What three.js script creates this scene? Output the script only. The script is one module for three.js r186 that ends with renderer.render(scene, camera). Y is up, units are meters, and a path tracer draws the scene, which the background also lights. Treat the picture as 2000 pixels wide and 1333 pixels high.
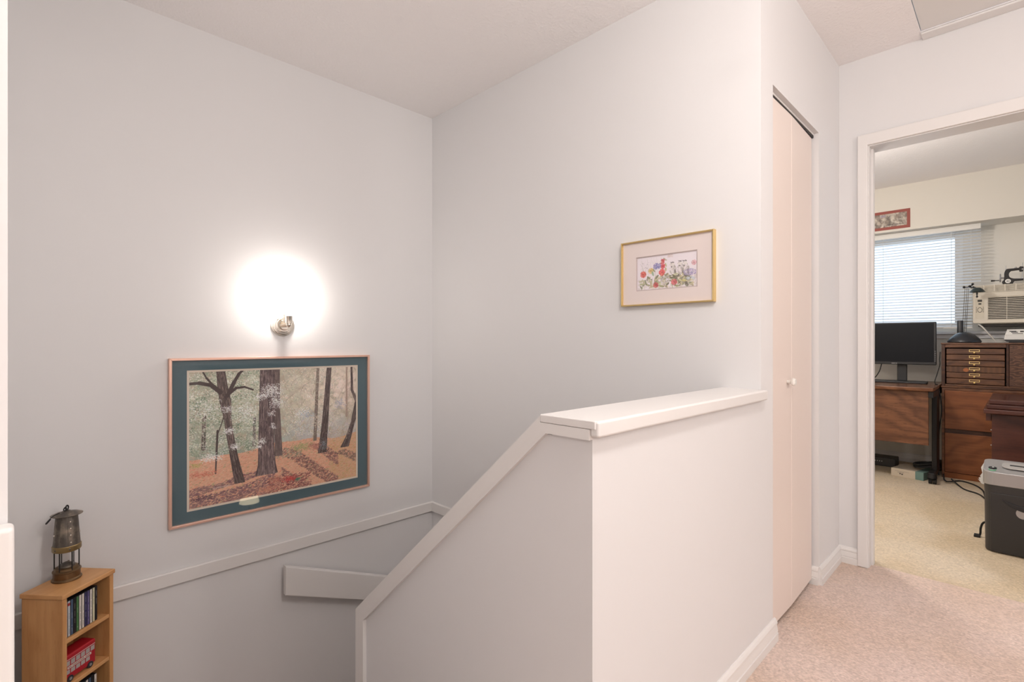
import * as THREE from 'three';
import { RoundedBoxGeometry } from 'three/addons/geometries/RoundedBoxGeometry.js';
import { mergeGeometries, toCreasedNormals } from 'three/addons/utils/BufferGeometryUtils.js';
import { FontLoader } from 'three/addons/loaders/FontLoader.js';
import { TextGeometry } from 'three/addons/geometries/TextGeometry.js';
import { RectAreaLightUniformsLib } from 'three/addons/lights/RectAreaLightUniformsLib.js';
RectAreaLightUniformsLib.init();
const font = await new FontLoader().loadAsync('fonts/droid/droid_sans_bold.typeface.json');

// ---------------------------------------------------------------- camera, sky, lamps' strengths, exposure
// Plan axes: u runs along the closet wall (three x), v runs away down the first stair flight (three -z), y is up.
const W = 2000, H = 1333, FOCAL = 988;
const scene = new THREE.Scene();
const camera = new THREE.PerspectiveCamera(2 * Math.atan(H / 2 / FOCAL) * 180 / Math.PI, W / H, 0.05, 100);
camera.position.set(0, 1.0725, 0);
camera.lookAt(1, 1.0725, -1);
camera.setViewOffset(W, H, 0, -4.1, W, H);
const renderer = new THREE.WebGLRenderer({ antialias: true });
renderer.toneMapping = THREE.LinearToneMapping;
renderer.toneMappingExposure = 1.0;
renderer.shadowMap.enabled = true;
scene.background = new THREE.Color().setRGB(1.2, 1.5, 1.8);      // bright overcast daylight outside the office window
const POWER = { hall: 2.6, lounge: 5.3, passage: 3.3, sconce: 0.25, office: 3.4, table: 10 };
const WARM = [1, 0.94, 0.895], WARMER = [1, 0.84, 0.68];

// ---------------------------------------------------------------- helpers
let seed = 7;
const rnd = () => { seed = (seed * 1664525 + 1013904223) >>> 0; return seed / 4294967296; };
const rr = (a, b) => a + (b - a) * rnd();
const used = {};
function numbered(name) {
  const n = used[name] ?? 0; used[name] = n + 1;
  return n ? `${name}_${String(n).padStart(3, '0')}` : name;
}
const P = (u, y, v) => new THREE.Vector3(u, y, -v);
function flat(g) {                                                  // non-indexed, position + normal + uv in metres
  if (g.index) g = g.toNonIndexed();
  if (!g.attributes.normal) g.computeVertexNormals();
  return metric(g);
}
function metric(g) {
  const p = g.attributes.position, n = g.attributes.normal, uv = new Float32Array(p.count * 2);
  for (let i = 0; i < p.count; i += 3) {
    let nx = 0, ny = 0, nz = 0;
    for (let k = 0; k < 3; k++) { nx += Math.abs(n.getX(i + k)); ny += Math.abs(n.getY(i + k)); nz += Math.abs(n.getZ(i + k)); }
    for (let k = 0; k < 3; k++) {
      const x = p.getX(i + k), y = p.getY(i + k), z = p.getZ(i + k);
      const [a, b] = ny >= nx && ny >= nz ? [x, z] : nx >= nz ? [z, y] : [x, y];
      uv[2 * (i + k)] = a; uv[2 * (i + k) + 1] = b;
    }
  }
  g.setAttribute('uv', new THREE.BufferAttribute(uv, 2));
  for (const k of Object.keys(g.attributes)) if (!['position', 'normal', 'uv'].includes(k)) g.deleteAttribute(k);
  return g;
}
const join = (list) => list.length === 1 ? list[0] : mergeGeometries(list);
const move = (g, x, y, z) => g.translate(x, y, z);
function box(x0, x1, y0, y1, z0, z1, r = 0, seg = 2) {               // corners in the owner's own axes
  const sx = Math.abs(x1 - x0), sy = Math.abs(y1 - y0), sz = Math.abs(z1 - z0);
  const g = r > 0 ? new RoundedBoxGeometry(sx, sy, sz, seg, Math.min(r, sx / 2.01, sy / 2.01, sz / 2.01)) : new THREE.BoxGeometry(sx, sy, sz);
  return flat(move(g, (x0 + x1) / 2, (y0 + y1) / 2, (z0 + z1) / 2));
}
const wbox = (u0, u1, y0, y1, v0, v1, r, seg) => box(u0, u1, y0, y1, -v1, -v0, r, seg);   // corners in plan axes
function cyl(r0, r1, h, x, y, z, n = 24, axis = 'y', open = false) {  // from y to y + h (or along another axis)
  const g = new THREE.CylinderGeometry(r1, r0, h, n, 1, open);
  move(g, 0, h / 2, 0);
  if (axis === 'x') g.rotateZ(-Math.PI / 2);
  if (axis === 'z') g.rotateX(Math.PI / 2);
  return flat(move(g, x, y, z));
}
const ball = (r, x, y, z, sx = 1, sy = 1, sz = 1, n = 16) => flat(move(new THREE.SphereGeometry(r, n, Math.max(8, n * 0.6 | 0)).scale(sx, sy, sz), x, y, z));
const ring = (R, r, x, y, z, rx = 0, ry = 0, n = 28) => flat(move(new THREE.TorusGeometry(R, r, 8, n).rotateX(rx).rotateY(ry), x, y, z));
function lathe(pts, n = 40) {
  return flat(toCreasedNormals(new THREE.LatheGeometry(pts.map(([r, y]) => new THREE.Vector2(r, y)), n), 0.7));
}
function tube(pts, r, seg = 40, radial = 8, smooth = true) {
  const vs = pts.map((p) => p.isVector3 ? p : new THREE.Vector3(...p));
  const c = smooth ? new THREE.CatmullRomCurve3(vs) : vs.slice(1).reduce((path, p, i) => { path.add(new THREE.LineCurve3(vs[i], p)); return path; }, new THREE.CurvePath());
  return flat(new THREE.TubeGeometry(c, seg, r, radial, false));
}
const shapeOf = (pts) => new THREE.Shape(pts.map(([a, b]) => new THREE.Vector2(a, b)));
function extr(shape, depth, bevel = 0, curveSegments = 12) {          // x, y of the shape; z from 0 to depth
  const g = new THREE.ExtrudeGeometry(shape, { depth: depth - 2 * bevel, bevelEnabled: bevel > 0, bevelSize: bevel, bevelThickness: bevel, bevelSegments: 2, bevelOffset: -bevel, curveSegments });
  if (bevel > 0) move(g, 0, 0, bevel);
  return flat(g);
}
function rrect(x0, x1, y0, y1, r) {
  const s = new THREE.Shape();
  s.moveTo(x0 + r, y0); s.lineTo(x1 - r, y0); s.quadraticCurveTo(x1, y0, x1, y0 + r); s.lineTo(x1, y1 - r); s.quadraticCurveTo(x1, y1, x1 - r, y1);
  s.lineTo(x0 + r, y1); s.quadraticCurveTo(x0, y1, x0, y1 - r); s.lineTo(x0, y0 + r); s.quadraticCurveTo(x0, y0, x0 + r, y0);
  return s;
}
function mesh(name, geos, mat, parent) {
  const m = new THREE.Mesh(Array.isArray(geos) ? join(geos) : geos, mat);
  m.name = parent === scene ? numbered(name) : name;
  m.castShadow = m.receiveShadow = true;
  parent.add(m);
  return m;
}
const partCount = new WeakMap();
function part(name, geos, mat, parent, label) {
  const c = partCount.get(parent) ?? {}; partCount.set(parent, c);
  const n = c[name] = (c[name] ?? 0) + 1;
  const m = mesh(n > 1 ? `${name}_${String(n - 1).padStart(3, '0')}` : name, geos, mat, parent);
  if (label) m.userData.label = label;
  return m;
}
function struct(name, geos, mat) { const m = mesh(name, geos, mat, scene); m.userData.kind = 'structure'; return m; }
function structGroup(name) { const g = new THREE.Group(); g.name = numbered(name); g.userData.kind = 'structure'; scene.add(g); return g; }
function thing(name, label, category, [u, y, v] = [0, 0, 0], turn = 0, group) {
  const g = new THREE.Group(); g.name = numbered(name); g.position.copy(P(u, y, v)); g.rotation.y = turn;
  g.userData = { label, category }; if (group) g.userData.group = group;
  scene.add(g); return g;
}
const FACE = -Math.PI / 2;       // turns a thing whose front is +z so that it faces the doorway (towards -u); its +x is then -v

// ---------------------------------------------------------------- procedural textures
function hash(x, y, s) { let h = (x * 374761393 + y * 668265263 + s * 974634777) | 0; h = Math.imul(h ^ (h >>> 13), 1274126177); h ^= h >>> 16; return (h >>> 0) / 4294967296; }
function vnoise(x, y, px, py, s) {                                   // value noise that repeats after px by py cells
  const xi = Math.floor(x), yi = Math.floor(y), fx = x - xi, fy = y - yi, sx = fx * fx * (3 - 2 * fx), sy = fy * fy * (3 - 2 * fy);
  const w = (a, n) => ((a % n) + n) % n, x0 = w(xi, px), x1 = w(xi + 1, px), y0 = w(yi, py), y1 = w(yi + 1, py);
  const a = hash(x0, y0, s), b = hash(x1, y0, s), c = hash(x0, y1, s), d = hash(x1, y1, s);
  return a + (b - a) * sx + (c - a + (a - b - c + d) * sx) * sy;
}
function fbm(x, y, cx, cy, s, oct) { let f = 0, a = 0.5, t = 0; for (let o = 0; o < oct; o++) { f += a * vnoise(x * cx, y * cy, cx, cy, s + o); t += a; a /= 2; cx *= 2; cy *= 2; } return f / t; }
function dataTex(n, metres, paint, srgb) {
  const d = new Uint8Array(n * n * 4);
  for (let j = 0; j < n; j++) for (let i = 0; i < n; i++) {
    const c = paint(i / n, j / n), k = 4 * (j * n + i);
    for (let q = 0; q < 3; q++) d[k + q] = Math.max(0, Math.min(255, Math.round(Array.isArray(c) ? c[q] : c * 255)));
    d[k + 3] = 255;
  }
  const t = new THREE.DataTexture(d, n, n);
  t.wrapS = t.wrapT = THREE.RepeatWrapping; t.magFilter = THREE.LinearFilter; t.minFilter = THREE.LinearMipmapLinearFilter; t.generateMipmaps = true;
  t.repeat.set(1 / metres, 1 / metres);
  if (srgb) t.colorSpace = THREE.SRGBColorSpace;
  t.needsUpdate = true;
  return t;
}
const lerp3 = (a, b, t) => [0, 1, 2].map((i) => a[i] + (b[i] - a[i]) * t);
function woodTex(light, dark, o = {}) {                              // grain along the texture's first axis
  const { metres = 0.6, rings = 7, wave = 1.2, pore = 0.35, s = 1, n = 512 } = o;
  return dataTex(n, metres, (x, y) => {
    const w = fbm(x, y, 2, 3, s, 3), g = fbm(x, y, 4, 64, s + 9, 3), p = vnoise(x * 24, y * 200, 24, 200, s + 20);
    const r = 0.5 + 0.5 * Math.sin(2 * Math.PI * (y * rings + wave * w * 2));
    const t = 0.45 * r * r + 0.55 * g;
    return lerp3(light, dark, Math.min(1, t + (p > 0.78 ? pore : 0)));
  }, true);
}
const turned = (t) => { const c = t.clone(); c.rotation = Math.PI / 2; c.needsUpdate = true; return c; };
const stipple = dataTex(1024, 0.9, (x, y) => { const a = fbm(x, y, 120, 120, 11, 2), b = fbm(x, y, 240, 240, 15, 2); return Math.min(1, Math.max(0, (a - 0.42) * 2.6) * 0.7 + b * 0.3); });
const carpetBump = dataTex(1024, 0.8, (x, y) => 0.6 * fbm(x, y, 150, 150, 21, 2) + 0.4 * fbm(x, y, 40, 40, 27, 2));
const carpetTex = (a, b, c, s) => dataTex(1024, 1.6, (x, y) => {
  const f = fbm(x, y, 5, 5, s, 4), g = fbm(x, y, 260, 260, s + 5, 2), q = fbm(x, y, 3, 4, s + 11, 4);
  const m = lerp3(a, b, Math.min(1, Math.max(0, (f - 0.32) * 2.6)));
  const k = lerp3(m, c, Math.min(0.7, Math.max(0, (q - 0.5) * 3)));
  return k.map((z) => z * (0.9 + 0.2 * g));
}, true);

// ---------------------------------------------------------------- materials
const std = (color, roughness = 0.6, extra = {}) => new THREE.MeshStandardMaterial({ color, roughness, ...extra });
const phys = (o) => new THREE.MeshPhysicalMaterial(o);
const lin = (r, g, b) => new THREE.Color().setRGB(r, g, b);
const M = {
  wall: std(lin(0.745, 0.738, 0.742), 0.6),
  officeWall: std(lin(0.74, 0.70, 0.63), 0.7),
  ceiling: std(lin(0.90, 0.87, 0.865), 0.9, { bumpMap: stipple, bumpScale: 0.001 }),
  smoothWhite: std(lin(0.76, 0.74, 0.72), 0.6),
  trim: std(lin(0.775, 0.755, 0.74), 0.35),
  door: std(lin(0.80, 0.70, 0.645), 0.45),
  carpet: std(0xffffff, 1, { map: carpetTex([214, 194, 184], [207, 184, 169], [219, 200, 194], 31), bumpMap: carpetBump, bumpScale: 0.0045 }),
  officeCarpet: std(0xffffff, 1, { map: carpetTex([208, 190, 164], [198, 178, 148], [212, 198, 178], 41), bumpMap: carpetBump, bumpScale: 0.003 }),
  beech: std(0xffffff, 0.42, { map: woodTex([218, 166, 112], [192, 138, 86], { rings: 5, pore: 0.18, s: 3 }) }),
  chrome: std(lin(0.83, 0.78, 0.70), 0.16, { metalness: 1 }),
  brass: std(lin(0.80, 0.60, 0.27), 0.28, { metalness: 1 }),
  agedBrass: std(lin(0.34, 0.25, 0.12), 0.4, { metalness: 0.9 }),
  darkBrass: std(lin(0.20, 0.13, 0.07), 0.42, { metalness: 0.9 }),
  gunmetal: std(0xffffff, 0.42, { metalness: 0.6, map: dataTex(256, 0.12, (x, y) => { const f = fbm(x, y, 5, 5, 51, 4); return lerp3([92, 86, 80], [146, 134, 120], Math.max(0, Math.min(1, (f - 0.3) * 2.4))); }, true) }),
  blackMetal: std(lin(0.022, 0.02, 0.02), 0.5, { metalness: 0.4 }),
  blackPlastic: std(lin(0.018, 0.018, 0.02), 0.42),
  darkPlastic: std(lin(0.036, 0.033, 0.032), 0.45),
  rubber: std(lin(0.015, 0.015, 0.015), 0.8),
  screen: phys({ color: lin(0.008, 0.009, 0.012), roughness: 0.3, specularIntensity: 0.35 }),
  silver: std(lin(0.42, 0.41, 0.41), 0.35, { metalness: 0.5 }),
  glass: phys({ color: 0xffffff, roughness: 0.02, transmission: 1, thickness: 0, ior: 1.5 }),
  paper: std(lin(0.82, 0.80, 0.76), 0.9),
  acBody: std(lin(0.68, 0.62, 0.52), 0.5),
  acDark: std(lin(0.05, 0.045, 0.04), 0.7),
  blind: phys({ color: lin(0.86, 0.90, 0.95), roughness: 0.9, transmission: 0.45, thickness: 0 }),
  whitePlastic: std(lin(0.78, 0.76, 0.72), 0.4),
};
{
  const oak = woodTex([118, 78, 50], [66, 38, 24], { rings: 9, wave: 2.2, pore: 0.4, s: 13 });
  M.oak = std(0xffffff, 0.4, { map: oak });
  M.oakDark = std(0xbba79a, 0.45, { map: oak });
  M.oakRed = std(0xe8c0a8, 0.42, { map: turned(oak) });
  M.burl = std(0xffffff, 0.4, { map: dataTex(512, 0.64, (x, y) => { const m = Math.abs(((y * 2) % 1) - 0.5), w = fbm(x, m, 4, 4, 61, 4), g = fbm(x, m, 12, 12, 66, 3), z = 0.5 + 0.5 * Math.sin(2 * Math.PI * (26 * m + 9 * w + 2.5 * g)); return lerp3([112, 76, 54], [58, 34, 25], z * (0.45 + 0.7 * g)); }, true) });
  M.teak = std(0xffffff, 0.4, { map: woodTex([152, 92, 52], [112, 60, 30], { rings: 6, wave: 1.6, pore: 0.15, s: 23, metres: 0.7 }) });
  M.walnut = std(0xffffff, 0.45, { map: woodTex([134, 88, 58], [84, 50, 32], { rings: 8, wave: 2.4, pore: 0.3, s: 33, metres: 0.7 }) });
  M.walnutTop = std(0xffffff, 0.22, { map: M.walnut.map });
  M.mahogany = std(0xffffff, 0.35, { map: woodTex([92, 52, 42], [62, 32, 26], { rings: 3, wave: 1.0, pore: 0.2, s: 43, metres: 0.5 }) });
  M.mahoganyTop = std(0xffffff, 0.2, { map: M.mahogany.map });
}
function canvasTex(w, h, draw) {
  const c = document.createElement('canvas'); c.width = w; c.height = h;
  draw(c.getContext('2d'), w, h);
  const t = new THREE.CanvasTexture(c); t.colorSpace = THREE.SRGBColorSpace; t.magFilter = THREE.LinearFilter;
  return t;
}
function print(x0, x1, y0, y1, z) {                                  // a flat printed face looking along +z, uv 0..1
  const g = new THREE.PlaneGeometry(x1 - x0, y1 - y0);
  move(g, (x0 + x1) / 2, (y0 + y1) / 2, z);
  return g.toNonIndexed();
}
function sheet(x0, x1, y0, y1, z0, z1) {                             // a thin printed board: uv 0..1 over its front
  const g = box(x0, x1, y0, y1, z0, z1), p = g.attributes.position, uv = g.attributes.uv;
  for (let i = 0; i < p.count; i++) uv.setXY(i, (p.getX(i) - x0) / (x1 - x0), (p.getY(i) - y0) / (y1 - y0));
  return g;
}

// ---------------------------------------------------------------- the setting
const VA = 2.522, UB = 1.834, VC = 0.624, UC = 2.907, TOP = 2.44, LOW = -2.6, LAND = -0.76, UD = 0.001;
const UE = -2.9, VE = -2.7;                                           // hall walls behind the camera
const UW = 5.76, US = 5.47, VL = 2.3, VR = -2.2;                      // the office
function holed(outer, holes) { const s = shapeOf(outer); for (const h of holes) s.holes.push(new THREE.Path(h.map(([a, b]) => new THREE.Vector2(a, b)))); return s; }
const rect = (a0, a1, b0, b1) => [[a0, b0], [a1, b0], [a1, b1], [a0, b1]];
// a wall in a plane u = const, from u0 to u0 + t; outline in (v, y)
function wallU(outer, holes, u0, t) { const g = extr(holed(outer.map(([v, y]) => [v, y]), holes), t); g.rotateY(Math.PI / 2); return flat(move(g, u0, 0, 0)); }
// a wall in a plane v = const, from v0 to v0 + t; outline in (u, y)
function wallV(outer, holes, v0, t) { return flat(move(extr(holed(outer, holes), t), 0, 0, -v0 - t)); }

struct('wall_back', wbox(-0.12, 4.3, LOW, TOP, VA, VA + 0.12), M.wall);
struct('wall_side', wbox(UB, UB + 0.11, LOW, TOP, VC + 0.11, VA), M.wall);
struct('wall_closet', wallV(rect(UB, UC, -0.12, TOP), [rect(1.953, 2.547, -0.05, 2.005)], VC, 0.11), M.wall);
struct('wall_doorway', wallU(rect(VE - 0.12, VA, -0.12, TOP), [rect(-0.285, 0.515, -0.05, 2.022)], UC, 0.11), M.wall);
struct('wall_left', [wbox(UE, UD, -0.12, TOP, 0.62, 0.73), wbox(UD - 0.11, UD, LOW, TOP, 0.73, VA)], M.wall);
struct('wall_lounge', wbox(UE - 0.12, UE, -0.12, TOP, VE - 0.12, 0.73), M.wall);
struct('wall_behind', wbox(UE, UC, -0.12, TOP, VE - 0.12, VE), M.wall);
struct('ceiling', flat(extr(holed(rect(UE - 0.12, UW + 0.12, VE - 0.12, VA + 0.12), [rect(2.534, 2.843, -0.30, 0.302)]), 0.12).rotateX(-Math.PI / 2).translate(0, TOP, 0)), M.ceiling);
struct('floor', [wbox(UE - 0.12, UC + 0.06, -0.12, 0, VE - 0.12, VC + 0.105), wbox(UB + 0.05, UC + 0.06, -0.12, 0, VC + 0.105, VA)], M.carpet);
struct('floor_office', wbox(UC + 0.06, UW + 0.12, -0.12, 0, VE - 0.12, VA + 0.12), M.officeCarpet);
// half wall round the stairwell: a level run towards the camera and a raked run beside the upper flight
struct('wall_half', wbox(0.86, UB, -0.12, 0.879, VC, VC + 0.11), M.wall);
{
  const pts = [[VC + 0.11, LOW], [1.60, LOW], [1.60, 0.115], [0.752, 0.868], [VC + 0.11, 0.868]];
  struct('wall_raked', wallU(pts, [], 0.86, 0.115).translate(0, 0, 0), M.wall);
}
// note: wallU maps the outline's first axis to -z, which is v
{
  const cap = structGroup('trim_1');                                  // white cap of the level half wall
  part('cap_board', wbox(0.847, UB, 0.8950, 0.913, VC - 0.016, 0.7584, 0.0025, 3), M.trim, cap);
  part('nosing', wbox(0.850, UB - 0.0005, 0.8785, 0.9128, VC - 0.023, VC - 0.0005, 0.006, 3), M.trim, cap);
}
{
  const t = structGroup('trim_2');                                    // raked cap and end trim of the stair side wall
  const o = [[0.7585, 0.908], [1.606, 0.160], [1.606, -1.0], [1.555, -1.0], [1.555, 0.140], [0.742, 0.872], [VC - 0.001, 0.872], [VC - 0.001, 0.8945], [0.7585, 0.8945]];
  part('face_board', wallU(o, [], 0.847, 0.016), M.trim, t);
  part('top_board', wallU([[0.7586, 0.9105], [1.609, 0.159], [1.609, 0.145], [1.60, 0.130], [0.7586, 0.878]], [], 0.8485, 0.146), M.trim, t);
  part('end_board', wbox(0.856, 0.98, -1.0, 0.150, 1.598, 1.611, 0.003), M.trim, t);
}
{
  const t = structGroup('trim_3');                                    // level trim strip round the stairwell
  part('strip', wbox(UD, UB, 0.055, 0.112, VA - 0.018, VA, 0.004), M.trim, t);
  part('strip', wbox(UB - 0.018, UB, 0.055, 0.112, VC + 0.135, VA - 0.018, 0.004), M.trim, t);
}
function basePiece(len) {                                             // colonial baseboard, profile in (z, y), run along x
  const s = shapeOf([[0, 0], [0.0145, 0], [0.0145, 0.028], [0.0115, 0.0305], [0.0135, 0.034], [0.0105, 0.05], [0.0085, 0.058], [0.0115, 0.0605], [0.011, 0.067], [0.007, 0.0745], [0.003, 0.079], [0, 0.079]]);
  return flat(extr(s, len).rotateY(-Math.PI / 2).translate(len, 0, 0));
}
{
  // profile x -> +z after the turn; a piece lies along +x with its back at z = 0
  const along = (u0, u1, v) => basePiece(u1 - u0).translate(u0, 0, -v);                    // faces -v (+z)
  const across = (v0, v1, u) => flat(basePiece(v1 - v0).rotateY(-Math.PI / 2).translate(u, 0, -v1));   // faces -u
  struct('baseboard_half', along(0.86, 1.967, VC), M.trim);
  struct('baseboard_closet', along(2.547, UC, VC), M.trim);
  struct('baseboard_return', flat(basePiece(0.036).rotateY(-Math.PI / 2).translate(2.547, 0, -VC - 0.036)), M.trim);
  struct('baseboard_doorway', across(0.545, VC, UC), M.trim);
  struct('baseboard_office', across(VR, VL, UW), M.trim);
}
// bifold closet door, a little folded towards the hall
{
  const d = structGroup('door_1'), y0 = 0.022, y1 = 1.985;
  const leaf = (a, b) => { const du = b[0] - a[0], dv = b[1] - a[1], L = Math.hypot(du, dv); return flat(box(0.001, L - 0.001, y0, y1, -0.030, 0, 0.003).rotateY(Math.atan2(dv, du)).translate(a[0], 0, -a[1])); };
  const a = [1.957, 0.6415], f = [2.22, 0.6395], b = [2.536, 0.649];
  const l = part('panel', leaf(a, f), M.door, d); part('panel', leaf(f, b), M.door, d);
  part('knob', flat(lathe([[0.0001, 0], [0.007, 0], [0.006, 0.008], [0.008, 0.014], [0.015, 0.019], [0.016, 0.025], [0.011, 0.031], [0.0001, 0.033]], 24).rotateX(Math.PI / 2).translate(2.168, 0.921, -0.6405)), M.whitePlastic, l, 'small round white knob');
  part('track', wbox(1.957, 2.544, 1.9865, 1.996, 0.644, 0.68), M.blackMetal, d);
  part('track_fascia', wbox(1.957, 2.544, 1.9965, 2.0045, 0.642, 0.68), M.trim, d);
}
// cased opening to the office
{
  const d = structGroup('door_2'), v0 = -0.27, v1 = 0.5, h = 2.009;
  const jt = 0.0145, u0 = UC - 0.003, u1 = UC + 0.113;
  part('jamb', wbox(u0, u1, 0.001, h, v1, v1 + jt), M.trim, d);
  part('jamb', wbox(u0, u1, 0.001, h, v0 - jt, v0), M.trim, d);
  part('head_jamb', wbox(u0, u1, h, h + 0.0125, v0 - jt, v1 + jt), M.trim, d);
  const io = 0.004, ow = 0.046, oh = 0.058;
  const U = [[v0 - ow, 0.001], [v0 - io, 0.001], [v0 - io, h + io], [v1 + io, h + io], [v1 + io, 0.001], [v1 + ow, 0.001], [v1 + ow, h + oh], [v0 - ow, h + oh]];
  for (const u of [UC - 0.017, UC + 0.1105]) part('casing', flat(extr(shapeOf(U), 0.0165, 0.004).rotateY(Math.PI / 2).translate(u, 0, 0)), M.trim, d);
  part('stop', wbox(UC + 0.045, UC + 0.08, 0.001, h, v1 - 0.008, v1), M.trim, d);
}
// office shell
struct('wall_window', wallU(rect(VE - 0.12, VA + 0.12, -0.12, TOP), [rect(0.33, 1.85, 1.195, 2.03)], UW, 0.12), M.officeWall);
struct('wall_office_left', wbox(UC + 0.11, UW, 0, TOP, VL, VL + 0.1), M.officeWall);
struct('wall_office_right', wallV(rect(UC + 0.11, UW, -0.12, TOP), [rect(3.5, 5.3, 0.85, 2.1)], VR - 0.1, 0.1), M.officeWall);
struct('wall_office_inner', [wallU(rect(VR, VL, -0.12, TOP), [rect(-0.285, 0.515, -0.05, 2.022)], UC + 0.1102, 0.004)], M.officeWall);
struct('wall_bulkhead', wbox(US, UW, 2.046, TOP, VR, VL), M.officeWall);
{
  const w = structGroup('window_1'), u0 = UW + 0.03, u1 = UW + 0.09, fr = (v0, v1, y0, y1) => wbox(u0, u1, y0, y1, v0, v1, 0.004);
  part('window_frame', [fr(0.33, 0.385, 1.195, 2.03), fr(1.795, 1.85, 1.195, 2.03), fr(0.385, 1.795, 1.195, 1.24), fr(0.385, 1.795, 1.985, 2.03), fr(1.07, 1.11, 1.24, 1.985)], M.whitePlastic, w);
  part('pane', wbox(UW + 0.058, UW + 0.062, 1.24, 1.985, 0.385, 1.07), M.glass, w);
  part('pane', wbox(UW + 0.058, UW + 0.062, 1.24, 1.985, 1.11, 1.795), M.glass, w);
  part('sill', wbox(UW - 0.045, UW + 0.03, 1.148, 1.172, -0.6, 1.95, 0.004), M.trim, w);
  part('sill_apron', wbox(UW - 0.014, UW - 0.0005, 1.112, 1.148, -0.6, 1.95, 0.002), M.trim, w);
}
{
  const w = structGroup('window_2'), fr = (u0, u1, y0, y1) => wbox(u0, u1, y0, y1, VR - 0.08, VR - 0.03, 0.004);  // out of view, lets cool daylight onto the office ceiling
  part('window_frame', [fr(3.5, 3.55, 0.85, 2.1), fr(5.25, 5.3, 0.85, 2.1), fr(3.55, 5.25, 0.85, 0.9), fr(3.55, 5.25, 2.05, 2.1), fr(4.38, 4.42, 0.9, 2.05)], M.whitePlastic, w);
  part('pane', wbox(3.55, 4.38, 0.9, 2.05, VR - 0.057, VR - 0.053), M.glass, w);
  part('pane', wbox(4.42, 5.25, 0.9, 2.05, VR - 0.057, VR - 0.053), M.glass, w);
}
// lower storey, seen only as a reflection in the forest picture's glass
struct('floor_lower', wbox(-0.2, 4.3, LOW - 0.1, LOW, -5.2, VA + 0.12), M.carpet);
struct('wall_lower_left', wbox(-0.2, -0.1, LOW, -0.12, -5.2, 0.73), M.wall);
struct('wall_lower_right', wbox(4.2, 4.3, LOW, -0.12, -5.2, VA), M.wall);
struct('wall_lower_far', wbox(-0.2, 4.3, LOW, -0.12, -5.3, -5.2), M.wall);
struct('ceiling_lower', wbox(-0.2, 4.3, -0.14, -0.121, -5.2, VC + 0.11), M.ceiling);
{
  const s = structGroup('stairs');
  for (let k = 0; k < 3; k++) part('step', wbox(UD, 0.86, LAND + 0.19 * (3 - k) - 0.19, LAND + 0.19 * (3 - k), VC + 0.11 + 0.27 * k, VC + 0.11 + 0.27 * (k + 1) + 0.02, 0.012), M.carpet, s);
  part('landing', wbox(UD, 0.975, LAND - 0.2, LAND, 1.54, VA, 0.01), M.carpet, s);
  for (let k = 0; k < 3; k++) part('step', wbox(0.975 + 0.27 * k, 0.975 + 0.27 * (k + 1) + 0.04, LAND - 0.19 * (k + 1) - 0.19, LAND - 0.19 * (k + 1), 1.62, VA), M.carpet, s);
  for (let k = 0; k < 6; k++) part('step', wbox(0.975, UB, LAND - 0.19 * (k + 4) - 0.19, LAND - 0.19 * (k + 4), 1.62 - 0.27 * (k + 1), 1.62 - 0.27 * k + 0.02), M.carpet, s);
}
// ---------------------------------------------------------------- hall: fixtures
function flush(name, label, [u, v], power, tone, r = 0.15) {
  const t = thing(name, label, 'light', [u, TOP, v]);
  part('canopy', lathe([[0.001, 0], [r * 1.05, 0], [r * 1.05, -0.018], [r * 0.98, -0.024], [0.001, -0.024]]), M.brass, t);
  const em = std(lin(0.9, 0.88, 0.85), 0.5, { emissive: lin(...tone), emissiveIntensity: 2.2 });
  part('diffuser', lathe([[r * 0.96, -0.024], [r * 0.95, -0.045], [r * 0.8, -0.075], [r * 0.5, -0.098], [0.001, -0.106]]), em, t);
  const l = new THREE.PointLight(lin(...tone), power, 0, 2);
  l.position.set(0, -0.062, 0); l.castShadow = true; l.shadow.radius = r * 0.7 / 0.02; l.name = 'light_source';
  t.add(l);
}
function pendant(label, [u, v], drop, power, tone) {
  const t = thing('unseen_pendant_lamp', label, 'light', [u, TOP, v]);
  part('canopy', lathe([[0.001, 0], [0.055, 0], [0.05, -0.018], [0.012, -0.03], [0.001, -0.03]]), M.brass, t);
  part('rod', cyl(0.006, 0.006, drop - 0.165, 0, 0.135 - drop, 0, 12), M.brass, t);
  part('cap', lathe([[0.001, 0.143], [0.03, 0.138], [0.05, 0.12], [0.05, 0.11], [0.001, 0.11]]).translate(0, -drop, 0), M.brass, t);
  const em = std(lin(0.9, 0.88, 0.85), 0.5, { emissive: lin(...tone), emissiveIntensity: 2.4 });
  part('globe', ball(0.12, 0, -drop, 0, 1, 1, 1, 24), em, t);
  const l = new THREE.PointLight(lin(...tone), power, 0, 2); l.position.set(0, -drop, 0); l.castShadow = true; l.shadow.radius = 5; l.name = 'light_source'; t.add(l);
}
pendant('unseen white globe pendant lamp in the hall, lighting the stairwell walls and ceiling', [0.75, 0.02], 0.42, POWER.hall, WARM);  // out of view overhead, placed to light the stairwell walls and ceiling
pendant('added white globe pendant lamp out of view, fill for the half wall and closet', [1.2, -2.0], 0.42, POWER.passage, WARM);  // added fill lamp behind the camera, brightens the half wall front
pendant('unseen white globe pendant lamp left of the doorway, lighting the office', [3.6, 0.98], 0.52, POWER.office, WARM);  // hidden by the door jamb, placed to light the office and its window wall
flush('added_fill_lamp', 'added round flush ceiling lamp out of view, fill for the hall walls', [-1.6, -1.5], POWER.lounge, WARM);  // added behind the camera as soft fill for the hall
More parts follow.
